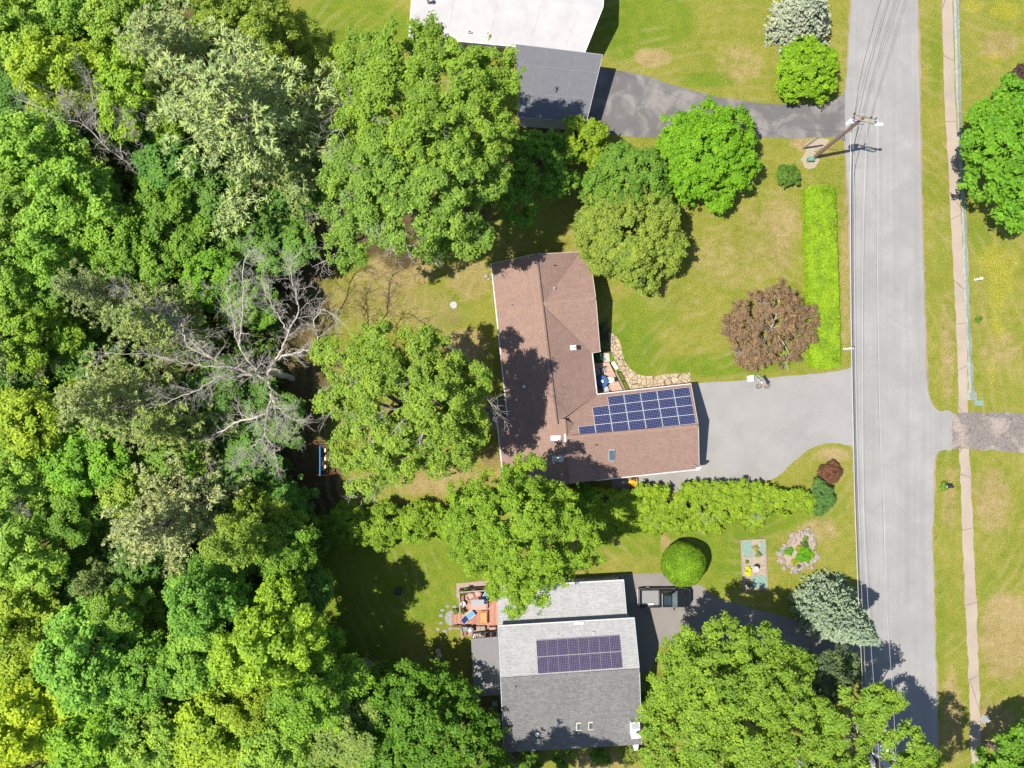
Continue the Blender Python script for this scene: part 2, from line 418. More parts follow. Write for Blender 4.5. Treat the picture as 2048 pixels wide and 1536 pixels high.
# ------------------------------------------------------------------ ground
def smoothstep(x): x = np.clip(x, 0, 1); return x*x*(3-2*x)
def make_ground():
    far = [75, 90, 120, 180, 300, 600]
    xs = np.array([-f for f in far[::-1]] + list(np.arange(-68, 68.01, .5)) + far)
    ys = np.array([-f for f in far[::-1]] + list(np.arange(-56, 56.01, .5)) + far)
    X, Y = np.meshgrid(xs, ys)
    PX = X*S + 1024; PY = 768 - Y*S
    Z = np.zeros(X.shape + (4,))
    def ell(ch, px, py, rx, ry, w=1.0):
        d = np.sqrt(((PX-px)/rx)**2 + ((PY-py)/ry)**2)
        Z[..., ch] = np.maximum(Z[..., ch], w*smoothstep(1.35-d))
    # dry straw patches
    for e in [(760,600,150,90,.5),(860,620,110,70,.5),(940,560,60,60,.6),(1010,930,60,60,.75),(870,960,120,40,.8),(800,540,90,50,.8),(1305,115,45,22,1.0),
              (1480,130,60,60,.5),(1560,440,120,60,.5),(1470,520,140,90,.45),(1560,470,40,120,.6),(1690,520,15,330,.55),(1615,285,40,22,.9),(1660,300,40,25,.55),(1350,600,110,60,.35),
              (1890,300,20,400,.35),(1895,700,20,150,.6),(1985,850,70,25,.95),(2010,1270,60,110,.9),(1985,1000,50,90,.65),(1985,1450,50,60,.8),(1905,1440,30,120,.65),
              (2000,90,50,40,.65),(2000,700,60,60,.5),(1960,620,25,140,.4),(1640,1060,50,40,.6),(1900,1000,20,90,.6),(1665,910,50,20,.7),
              (1330,1095,12,50,.8),(1240,990,90,16,.8),(1200,1520,70,25,.8),(1700,1460,50,50,.7),(1590,1090,60,60,.4),(1000,500,120,30,.4),(930,690,60,40,.8),(1230,690,14,20,.6)]:
        ell(0, *e)
    for e in [(700,60,150,80,1.0),(1300,40,110,70,.95),(1250,70,60,60,1.),(1420,160,80,20,.8),(780,1160,280,110,1.0),(640,1250,200,120,1.),(900,1130,260,50,1.),(1350,1080,220,40,.95),(1450,1140,70,60,.8),(1250,700,90,90,.75),(1290,620,100,60,.55),
              (1440,730,160,26,.95),(1570,700,150,40,.7),(760,530,60,25,.9),(1870,100,18,160,.55),(1880,480,20,90,.5),(1560,60,20,60,.4),(1980,1180,30,60,.55),(1880,1250,18,180,.5),(2000,950,40,40,.4),(1500,1020,220,60,.9),(900,620,70,60,.5),(1960,480,30,60,.5),(1680,1000,25,60,.5),(1740,800,0.1,0.1,0)]:
        if e[2] > 1: ell(1, *e)
    # leaf litter and wood floor
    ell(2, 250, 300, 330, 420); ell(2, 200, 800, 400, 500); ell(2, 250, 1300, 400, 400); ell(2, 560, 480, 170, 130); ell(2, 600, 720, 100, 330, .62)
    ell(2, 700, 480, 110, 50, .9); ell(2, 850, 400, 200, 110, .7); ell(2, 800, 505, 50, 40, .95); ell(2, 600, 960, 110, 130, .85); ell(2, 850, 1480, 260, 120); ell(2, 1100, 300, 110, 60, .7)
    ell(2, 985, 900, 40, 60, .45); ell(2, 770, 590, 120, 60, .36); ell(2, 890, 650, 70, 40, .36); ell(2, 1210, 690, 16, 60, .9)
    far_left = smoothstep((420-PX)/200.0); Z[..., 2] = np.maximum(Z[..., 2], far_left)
    for e in [(2010,20,40,26,.9),(1945,12,26,16,.9),(1990,120,26,24,.7),(2005,560,30,60,.75),(1990,600,20,110,.65),(1985,520,40,40,.75),(2035,150,20,50,.6),(2000,660,18,30,.7),(1865,200,10,200,.35),(2010,760,30,40,.3),(1985,740,14,40,.6),(2030,520,14,30,.7)]:
        ell(3, *e)
    ny, nx = X.shape
    me = bpy.data.meshes.new('ground')
    und = .05*np.sin(X*.31+1.3)*np.cos(Y*.27) * 0
    co = np.stack([X, Y, und], -1).reshape(-1, 3)
    me.vertices.add(len(co)); me.vertices.foreach_set('co', co.ravel())
    idx = np.arange(nx*ny).reshape(ny, nx)
    q = np.stack([idx[:-1, :-1], idx[:-1, 1:], idx[1:, 1:], idx[1:, :-1]], -1).reshape(-1, 4)
    me.loops.add(q.size); me.loops.foreach_set('vertex_index', q.ravel().astype(np.int32))
    me.polygons.add(len(q)); me.polygons.foreach_set('loop_start', np.arange(0, q.size, 4, dtype=np.int32))
    me.update(calc_edges=True)
    a = me.attributes.new('zone', 'FLOAT_COLOR', 'POINT'); a.data.foreach_set('color', Z.reshape(-1).astype(np.float32))
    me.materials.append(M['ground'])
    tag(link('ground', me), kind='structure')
make_ground()

def dense(pts, step=.7, jit=.05, seed=1, closed=True):
    rr = random.Random(seed); out = []; n = len(pts)
    for i in range(n if closed else n-1):
        a = W(*pts[i]); b = W(*pts[(i+1) % n]); L = (b-a).length; k = max(1, int(L/step))
        for j in range(k):
            p = a.lerp(b, j/k); out.append((p.x + rr.uniform(-jit, jit), p.y + rr.uniform(-jit, jit)))
    if not closed: p = W(*pts[-1]); out.append((p.x, p.y))
    return out
def catmull(pts, k=6):
    out = []; n = len(pts)
    P = [Vector(p) for p in pts]
    for i in range(n-1):
        p0 = P[max(i-1, 0)]; p1 = P[i]; p2 = P[i+1]; p3 = P[min(i+2, n-1)]
        for j in range(k):
            t = j/k
            out.append(tuple(.5*((2*p1)+(p2-p0)*t+(2*p0-5*p1+4*p2-p3)*t*t+(3*p1-p0-3*p2+p3)*t**3)))
    out.append(tuple(P[-1])); return out
def sheet(name, pts, z, m, jit=.05, seed=1, kind='structure', label=None, cat=None, h=0.06):
    mb = MB(); mb.prism(dense(pts, .6, jit, seed), z-h, z, 0, bottom=False)
    o = mb.build(name, m); return tag(o, label, cat, kind=kind)

roadL = [(1705,-500),(1703,-100),(1702,0),(1696,120),(1691,190),(1691,285),(1698,420),(1701,560),(1703,700),(1706,850),(1711,1000),(1717,1150),(1726,1330),(1734,1500),(1742,1650),(1760,2000)]
roadR = [(1834,-500),(1835,0),(1839,200),(1843,400),(1847,560),(1851,700),(1854,770),(1858,795),(1866,812),(1880,822),(1905,826),(1906,896),(1888,899),(1876,905),(1869,920),(1867,960),(1867,1040),(1863,1060),(1866,1130),(1870,1300),(1875,1450),(1879,1600),(1895,2000)]
sheet('verge', [(p[0]-3, p[1]) for p in roadL] + [(p[0]+3, p[1]+(4 if 800 < p[1] < 830 else (-4 if 890 < p[1] < 910 else 0))) for p in roadR[::-1]], .004, M['verge'], .10, 3)
sheet('road', catmull(roadL, 4) + catmull(roadR, 3)[::-1], .016, M['road'], .035, 2)
sheet('brown_house_driveway', [(1398,765),(1396,790)] and catmull([(1385,766),(1450,763),(1520,757),(1600,750),(1660,744),(1690,739),(1704,734)], 4) + catmull([(1712,900),(1702,893),(1680,887),(1655,886),(1630,893),(1600,912),(1575,935),(1560,950),(1540,960)], 4) + [(1450,973),(1330,985),(1225,975),(1225,930),(1385,930)], .012, M['drive'], .05, 4)
sheet('patchy_dark_driveway', [(1160,240),(1160,130),(1190,133)] + catmull([(1230,140),(1290,152),(1340,168),(1400,185),(1460,198),(1540,208),(1600,210),(1650,208),(1675,196),(1697,178)], 4) + [(1697,290)] + catmull([(1690,283),(1670,277),(1640,274),(1600,277),(1500,276),(1400,276),(1300,275),(1240,271),(1180,260)], 3), .010, M['darkdrive'], .06, 5)
sheet('grey_house_driveway', [(1230,1150),(1345,1145)] + catmull([(1400,1170),(1440,1198),(1500,1215),(1580,1235),(1650,1250),(1722,1262)], 4) + catmull([(1728,1330),(1640,1312),(1560,1300),(1440,1290),(1370,1290),(1320,1292),(1310,1320),(1300,1345)], 4) + [(1240,1345)], .008, M['greydrive'], .06, 6)
sheet('cracked_driveway', [(1904,826),(1935,824),(2048,826),(2300,830),(2300,912),(2048,904),(1935,898),(1904,896)], .022, M['crackdrive'], .10, 7)
swL = [(1882,-300),(1884,0),(1888,180),(1897,350),(1906,525),(1912,650),(1916,760),(1917,826)]
swR = [(1902,-300),(1905,0),(1909,180),(1917,350),(1927,525),(1932,650),(1935,760),(1936,826)]
sheet('sidewalk', swL + swR[::-1], .014, M['sidewalk'], .05, 8)
swL = [(1919,896),(1921,960),(1925,1080),(1931,1220),(1936,1320),(1940,1440),(1944,1560),(1952,1800)]
swR = [(1939,896),(1942,960),(1947,1080),(1953,1220),(1957,1320),(1961,1440),(1966,1560),(1974,1800)]
sheet('sidewalk', swL + swR[::-1], .014, M['sidewalk'], .09, 9)
sheet('flagstone_path', catmull([(1217,664),(1232,672),(1241,688),(1246,712),(1256,732),(1272,746),(1292,752),(1330,749),(1380,745)], 4) + [(1383,770),(1300,784),(1262,786)] + catmull([(1256,772),(1243,748),(1228,714),(1219,690)], 3), .02, M['flag'], .03, 10)
sheet('gravel_pad', [(1620+18*math.cos(a*.35)*(.9 if a % 3 else 1.1), 320+18*math.sin(a*.35)) for a in range(18)], .012, M['gravel'], .05, 11)
sheet('gravel_pad', [(1607,290),(1625,278),(1645,276),(1660,280),(1650,292),(1632,302),(1614,305)], .009, M['gravel'], .08, 12)
# ------------------------------------------------------------------ vegetation
def unit(a): return a / (np.linalg.norm(a, axis=-1, keepdims=True) + 1e-9)

def leaf_mesh(name, P, N, L, Wd, tint, rng, mat, T=None, extra=None):
    n = len(P)
    if T is None: T = rng.normal(size=(n, 3))
    t = unit(np.cross(np.cross(N, T), N)); b = np.cross(N, t)
    L = np.broadcast_to(np.asarray(L), (n,))[:, None]; Wd = np.broadcast_to(np.asarray(Wd), (n,))[:, None]
    V = np.stack([P - t*L, P - b*Wd, P + t*L, P + b*Wd], 1).reshape(-1, 3)
    F = np.arange(4*n).reshape(n, 4)
    if extra is not None:
        ev, ef, et = extra
        F = np.concatenate([F, np.asarray(ef) + len(V)]); V = np.concatenate([V, ev]); tint = np.concatenate([tint, et])
    me = bpy.data.meshes.new(name)
    me.vertices.add(len(V)); me.vertices.foreach_set('co', V.astype(np.float32).ravel())
    me.loops.add(F.size); me.loops.foreach_set('vertex_index', F.astype(np.int32).ravel())
    me.polygons.add(len(F)); me.polygons.foreach_set('loop_start', np.arange(0, F.size, 4, dtype=np.int32))
    me.update(calc_edges=True)
    a = me.attributes.new('tint', 'FLOAT', 'FACE'); a.data.foreach_set('value', np.clip(tint, 0, 1).astype(np.float32))
    me.materials.append(mat)
    return me

from mathutils import noise as NZ
def crown_leaves(lobes, rng, clump=.85, dens=1.0, nleaf=95, size=.2, flat=.6, zmin=-.3, jit=.42, inner=.45, shell=(.76, 1.03), gap=.12, droop=0.0, sat=0, sprig=.10, holes=.3):
    """leaf clumps over the lobes (cx,cy,cz,rx,ry,rz); returns P,N,size,tint"""
    P = []; N = []; T = []; Sz = []; cx0 = rng.uniform(0, 90)
    Lb = np.array(lobes, float)
    if sat:
        ex = []
        for (cx, cy, cz, rx, ry, rz) in Lb:
            for _ in range(sat):
                d = unit(rng.normal(size=3)); d[2] = abs(d[2])*.8 - .1; f = rng.uniform(.24, .42)
                ex.append([cx+d[0]*rx*.88, cy+d[1]*ry*.88, cz+d[2]*rz*.88, rx*f, ry*f, rz*f*1.1])
        Lb = np.concatenate([Lb, np.array(ex)])
    for i, (cx, cy, cz, rx, ry, rz) in enumerate(Lb):
        area = 2*math.pi*((rx*ry + rx*rz + ry*rz)/3) * (1-zmin*.8)
        nc = max(3, int(area/(clump*clump*1.5)*dens))
        for layer, cnt in ((0, nc), (1, int(nc*inner))):
            d = rng.normal(size=(cnt*3, 3)); d = unit(d); d = d[d[:, 2] > zmin][:cnt]
            rad = rng.uniform(*shell, size=(len(d), 1)) if layer == 0 else rng.uniform(.35, .72, size=(len(d), 1))
            if layer == 0: rad = np.where(rng.random((len(d), 1)) < sprig, rad*rng.uniform(1.05, 1.28, size=(len(d), 1)), rad)
            C = np.array([cx, cy, cz]) + d*np.array([rx, ry, rz])*rad
            keep = np.ones(len(C), bool)
            for j, o in enumerate(Lb):
                if j != i:
                    keep &= (((C-o[:3])/o[3:])**2).sum(1) > (.52 if layer == 0 else .1)
            keep &= rng.random(len(C)) > gap
            if holes and len(C) and Lb[:, 3].max() > 1.0:
                nv = np.array([NZ.noise(Vector((q[0]*.62+cx0, q[1]*.62, q[2]*.5))) for q in C])
                keep &= nv > (holes-.55)
            C = C[keep]; d = d[keep]
            if len(C) == 0: continue
            cr = clump*rng.uniform(.45, 1.3, size=len(C)); ct = rng.normal(.5, .16, size=len(C))
            m = np.maximum(12, (nleaf*(cr/clump)**2).astype(int)); k = np.repeat(np.arange(len(C)), m)
            v = unit(rng.normal(size=(len(k), 3)))
            v[:, 2] = np.where(v[:, 2] < -.25, -v[:, 2], v[:, 2])
            rr = rng.uniform(.15, 1.12, size=(len(k), 1))**.75
            p = C[k] + v*rr*cr[k][:, None]*np.array([1, 1, flat])
            if droop: p[:, 2] -= droop*cr[k]*rr[:, 0]*np.hypot(v[:, 0], v[:, 1])
            nn = unit(v*.55 + d[k]*.35 + np.array([0, 0, .55]) + rng.normal(size=(len(k), 3))*jit)
            P.append(p); N.append(nn); T.append(ct[k] + rng.normal(0, .17, size=len(k)))
            Sz.append(size*rng.uniform(.65, 1.3, size=len(k)))
    return np.concatenate(P), np.concatenate(N), np.concatenate(Sz), np.concatenate(T)

def limb(mb, a, b, r0, r1, rr, bend=.15, n=5, seg=6):
    a = Vector(a); b = Vector(b); L = (b-a).length; pts = []; rad = []
    o = Vector((rr.uniform(-1, 1), rr.uniform(-1, 1), rr.uniform(.2, 1)))*L*bend
    for i in range(seg+1):
        t = i/seg
        pts.append(a.lerp(b, t) + o*(t*(1-t)*2) + Vector((rr.uniform(-1, 1), rr.uniform(-1, 1), rr.uniform(-1, 1)))*L*.018*(0 < i < seg))
        rad.append(r0*(1-t)+r1*t)
    mb.tube(pts, rad, n); return pts

def branch_off(mb, p, d, L, r, rr, depth, n=4):
    """bare branch that forks and tapers"""
    pts = [Vector(p)]; d = Vector(d).normalized(); seg = 4; rad = [r]
    for i in range(seg):
        d = (d + Vector((rr.gauss(0, .22), rr.gauss(0, .22), rr.gauss(0.03, .15)))).normalized()
        pts.append(pts[-1] + d*L/seg); rad.append(r*(1-.75*(i+1)/seg))
    mb.tube(pts, rad, n, cap=False)
    if depth > 0:
        for i in range(1, seg+1):
            for _ in range(2 if i < seg else 2):
                if rr.random() < .75:
                    q = Vector((rr.gauss(0, 1), rr.gauss(0, 1), rr.gauss(.1, .8))).normalized()
                    branch_off(mb, pts[i], (d + q*.95), L*rr.uniform(.35, .6), max(rad[i]*.65, .011), rr, depth-1, 3 if depth < 3 else 4)

def lobe_px(px, py, r, z, zf=.8):
    c = W(px, py, z); k = (H-z)/H/S
    return [c.x, c.y, z, r*k, r*k, r*k*zf]

def broad_tree(name, label, base, lobes, color, cat='tree', group=None, seed=1, bark=None, trunk_r=.22, dead=0, rot=None, limbs=9, mat='leaf', **kw):
    """tree built at BASE (world xy) with world-space lobes"""
    rng = np.random.default_rng(seed); rr = random.Random(seed)
    t = thing(name, (base[0], base[1], 0), label, cat, group)
    off = np.array([base[0], base[1], 0])
    L = [[l[0]-base[0], l[1]-base[1]] + list(l[2:]) for l in lobes]
    P, N, Sz, T = crown_leaves(L, rng, **kw)
    ok = P[:, 2] > .12; P, N, Sz, T = P[ok], N[ok], Sz[ok], T[ok]
    o = link('crown', leaf_mesh('crown', P, N, Sz, Sz*.62, T, rng, M[mat]), t); o.color = (*color, 1)
    mb = MB(); zt = np.mean([l[2]-l[5]*.5 for l in L]); fork = Vector((rr.uniform(-.3, .3), rr.uniform(-.3, .3), max(.4, zt*.55)))
    limb(mb, (0, 0, -.1), fork, trunk_r*1.25, trunk_r*.9, rr, .03, 8)
    idx = list(range(len(L))); rr.shuffle(idx)
    tips = []
    for i in (idx*3)[:limbs]:
        l = L[i]; e = Vector((l[0]+rr.uniform(-.4, .4)*l[3], l[1]+rr.uniform(-.4, .4)*l[4], l[2]+rr.uniform(-.2, .5)*l[5]))
        pts = limb(mb, fork, e, trunk_r*.55, .035, rr, .12, 5, 7); tips.append(pts)
    mb.build('trunk', M[bark or 'bark'], t, local=True, smooth=True)
    if dead:
        for k in range(dead):
            mb = MB(); l = L[rr.randrange(len(L))]; a = rr.uniform(1.7, 5.2)
            st = Vector((l[0]+math.cos(a)*l[3]*.55, l[1]+math.sin(a)*l[4]*.55, l[2]+l[5]*rr.uniform(-.1, .55)))
            branch_off(mb, st, (math.cos(a), math.sin(a), rr.uniform(.1, .7)), rr.uniform(1.3, 2.6), rr.uniform(.03, .05), rr, 2)
            mb.build('dead_branch', M['deadwood'], t, local=True)
    return t

# ---- repeatable forest trees, built once at the origin and copied
def proto_broad(seed, h=14.0, r=4.5, form=0):
    rng = np.random.default_rng(seed); rr = random.Random(seed)
    lobes = []
    if form == 0:      # wide, many rounded boughs
        lobes.append([0, 0, h*.70, r*.62, r*.62, h*.24])
        for k in range(7):
            a = k*.9 + rr.uniform(-.3, .3); q = rr.uniform(.42, .62)*r; lobes.append([math.cos(a)*q, math.sin(a)*q, h*rr.uniform(.50, .74), r*rr.uniform(.34, .48), r*rr.uniform(.34, .48), r*rr.uniform(.28, .4)])
    elif form == 1:    # upright, pointed tops
        for k in range(8):
            a = k*.8 + rr.uniform(-.3, .3); q = rr.uniform(.1, .62)*r; s = rr.uniform(.28, .42)*r
            lobes.append([math.cos(a)*q, math.sin(a)*q, h*(.88-.32*q/r) - s*.8, s, s, s*1.35])
        lobes.append([0, 0, h*.5, r*.7, r*.7, h*.2])
    else:              # layered shelves
        for k in range(13):
            t_ = k/12; a = k*2.4; q = r*(.25+.5*(1-t_))*rr.uniform(.7, 1.1); s = r*(.45-.2*t_)
            lobes.append([math.cos(a)*q, math.sin(a)*q, h*(.34+.56*t_), s, s, s*.5])
    kw = [dict(clump=.58, nleaf=66, size=.15, flat=.55), dict(clump=.52, nleaf=62, size=.135, flat=.7), dict(clump=.55, nleaf=70, size=.125, flat=.4)][form]
    P, N, Sz, T = crown_leaves(lobes, rng, gap=.15, inner=.45, sat=3, holes=.34, **kw)
    cm = leaf_mesh('crown', P, N, Sz, Sz*.62, T, rng, M['leaf'])
    mb = MB(); fork = Vector((rr.uniform(-.3, .3), rr.uniform(-.3, .3), h*.38))
    limb(mb, (0, 0, -.1), fork, .3, .2, rr, .03, 7)
    for l in lobes: limb(mb, fork, (l[0], l[1], l[2]), .13, .03, rr, .1, 4, 5)
    return cm, mb

def conifer(seed, h, r, kind):
    """whorled branches with needle sprays; pine plumes or stiff spruce tiers"""
    rng = np.random.default_rng(seed); rr = random.Random(seed)
    P = []; N = []; T = []; TD = []; Ls = []; mb = MB()
    limb(mb, (0, 0, -.1), (0, 0, h*.97), r*.06, .03, rr, .004, 7, 8)
    nwh = int(h*1.15) if kind == 'pine' else int(h*3.0)
    for w in range(nwh):
        t = (w+.5)/nwh
        z = h*(.30+.68*t) if kind == 'pine' else h*(.03+.94*t)
        nb = (rr.randint(4, 6) if kind == 'pine' else max(6, int(17*(1-t)+5)))
        a0 = rr.uniform(0, 6.28)
        for b in range(nb):
            a = a0 + b*6.283/nb + rr.uniform(-.22, .22)
            if kind == 'pine':
                L = r*(1-t**1.7)*rr.choice([.45, .6, .8, 1, 1.1, 1.25])*rr.uniform(.9, 1.05)+.4; up = .10+.45*t
            else:
                L = r*(1-t)**.92*rr.uniform(.82, 1.06)+.18; up = -.12+.35*t
            u = Vector((math.cos(a), math.sin(a), up)).normalized(); st = Vector((0, 0, z)); en = st + u*L + Vector((0, 0, .06*L if kind == 'pine' else .05*L))
            if kind == 'pine' or w % 2 == 0: mb.tube([st, st.lerp(en, .5), en], [.05*L/r+.02, .03, .012], 4, cap=False)
            ax = np.array(en-st); side = unit(np.cross(ax, [0, 0, 1.0]))
            if kind == 'pine':
                # plume: fans of side twigs, each ending in needle tufts
                m = max(4, int(L*5.2)); s = rng.uniform(.25, 1.03, size=m); wd = .26*L*(1.08-s)*1.3+.18
                off = rng.uniform(-1, 1, size=m)*wd
                base = np.array(st) + ax*s[:, None] + side*off[:, None] + np.array([0, 0, 1])*rng.normal(.06, .13, size=(m, 1)) - np.array([0, 0, 1])*(np.abs(off)*.15)[:, None]
                q = 15; k = np.repeat(np.arange(m), q)
                dirv = unit(unit(ax)*.55 + side*np.sign(off)[k][:, None]*.5 + np.array([0, 0, .35]) + rng.normal(size=(m*q, 3))*.62)
                p = base[k] + dirv*rng.uniform(.05, .26, size=(m*q, 1))
                nn = unit(np.cross(dirv, rng.normal(size=(m*q, 3))) + np.array([0, 0, .9]))
                P.append(p); N.append(nn); TD.append(dirv); T.append(np.repeat(rng.normal(.5, .15, size=m), q) + rng.normal(0, .15, size=m*q)); Ls.append(rng.uniform(.13, .23, size=m*q))
            else:
                m = max(4, int(L*8)); s = rng.uniform(.12, 1.03, size=m)**.7; wd = .30*L*(1.08-s)+.10
                off = rng.uniform(-1, 1, size=m)*wd
                base = np.array(st) + ax*s[:, None] + side*off[:, None] - np.array([0, 0, 1])*(np.abs(off)*.25)[:, None]
                q = 7; k = np.repeat(np.arange(m), q)
                dirv = unit(unit(ax)*.75 + side*np.sign(off)[k][:, None]*.55 + np.array([0, 0, .28]) + rng.normal(size=(m*q, 3))*.38)
                p = base[k] + dirv*rng.uniform(.0, .16, size=(m*q, 1))
                nn = unit(np.cross(dirv, rng.normal(size=(m*q, 3))) + np.array([0, 0, .8]))
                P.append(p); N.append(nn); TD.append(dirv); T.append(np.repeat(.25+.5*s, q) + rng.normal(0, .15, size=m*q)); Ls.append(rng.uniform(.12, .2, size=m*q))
    P = np.concatenate(P); N = np.concatenate(N); T = np.concatenate(T); TD = np.concatenate(TD); Ls = np.concatenate(Ls)
    cm = leaf_mesh('crown', P, N, Ls, Ls*(.26 if kind == 'pine' else .34), T, rng, M['needle'], T=TD)
    return cm, mb

PROTO = {}
for i, (sd, f) in enumerate([(11, 0), (12, 0), (13, 0), (14, 1), (15, 1), (16, 2), (17, 2)]): PROTO['b%d' % i] = (*proto_broad(sd, form=f), 14.0, 4.5)
for i, sd in enumerate([31, 32, 33]): PROTO['p%d' % i] = (*conifer(sd, 18.0, 5.2, 'pine'), 18.0, 5.2)
TRUNK = {}
def plant(name, label, px, py, zc, rpx, hgt, color, proto, rz, cat='tree', group=None, sq=1.0, lean=0.0):
    """copy of a proto tree; crown middle (height zc) seen at the photo pixel"""
    cm, mb, h0, r0 = PROTO[proto]
    b = W(px, py, zc); r = rpx*(H-zc)/H/S
    t = thing(name, (b.x, b.y, 0), label, cat, group, rz)
    t.scale = (r/r0*sq, r/r0/sq, hgt/h0)
    c = link('crown', cm, t); c.color = (*color, 1)
    if proto not in TRUNK:
        o = mb.build('trunk', M['bark'], t, local=True); TRUNK[proto] = o.data
    else: link('trunk', TRUNK[proto], t)
    return t

def shrub_surface(name, label, verts_fn, color, loc, n, size, rng_seed, cat='shrub', core=None, jit=.45, mat='leaf', group=None, tw=0, tintsd=.2, push=.0):
    """clipped plant: leaves spread over a shape sampler plus a woody core"""
    rng = np.random.default_rng(rng_seed)
    t = thing(name, (loc[0], loc[1], 0), label, cat, group)
    P, N = verts_fn(n, rng)
    from mathutils import noise as nz
    low = np.array([nz.noise(Vector((p[0]*1.1+rng_seed, p[1]*1.1, p[2]*1.1))) for p in P])
    N = unit(N + rng.normal(size=N.shape)*jit)
    sz = size*rng.uniform(.6, 1.35, size=len(P))
    P = P + N*rng.uniform(-.14, .06, size=(len(P), 1)) + unit(N)*(low*push)[:, None]
    T = .5 + low*.35 + rng.normal(0, tintsd, size=len(P))
    ok = P[:, 2] > .04
    o = link('foliage', leaf_mesh('foliage', P[ok], N[ok], sz[ok], sz[ok]*.6, T[ok], rng, M[mat]), t); o.color = (*color, 1)
    if core is not None:
        core.build('stem', M['soil'] if not tw else M['bark'], t, local=True)
    return t
def dome_sampler(rx, ry, h, zmin=-.15, zc=.0, lump=.0):
    def fn(n, rng):
        d = unit(rng.normal(size=(int(n*2.2), 3))); d = d[d[:, 2] > zmin][:n]
        k = 1.0
        if lump:
            from mathutils import noise as nz
            k = np.array([1+lump*nz.noise(Vector(q*2.2)) for q in d])[:, None]
        return d*np.array([rx, ry, h])*k + np.array([0, 0, zc]), unit(d/np.array([rx, ry, h]))
    return fn
def dome_core(rx, ry, h, zc=0):
    mb = MB(); bm = bmesh.new(); bmesh.ops.create_icosphere(bm, subdivisions=3, radius=1)
    for v in bm.verts: v.co = Vector((v.co.x*rx, v.co.y*ry, max(v.co.z, -.05)*h+zc))
    mb.bm(bm); return mb

# colours of the crowns (real leaf colours)
YG = (.080, .124, .014); LG = (.073, .120, .020); MG = (.050, .095, .016); DG = (.032, .070, .015); OL = (.064, .105, .020); YY = (.098, .138, .012); BG = (.120, .150, .070); PG = (.120, .145, .060)
BR = (.085, .145, .010)
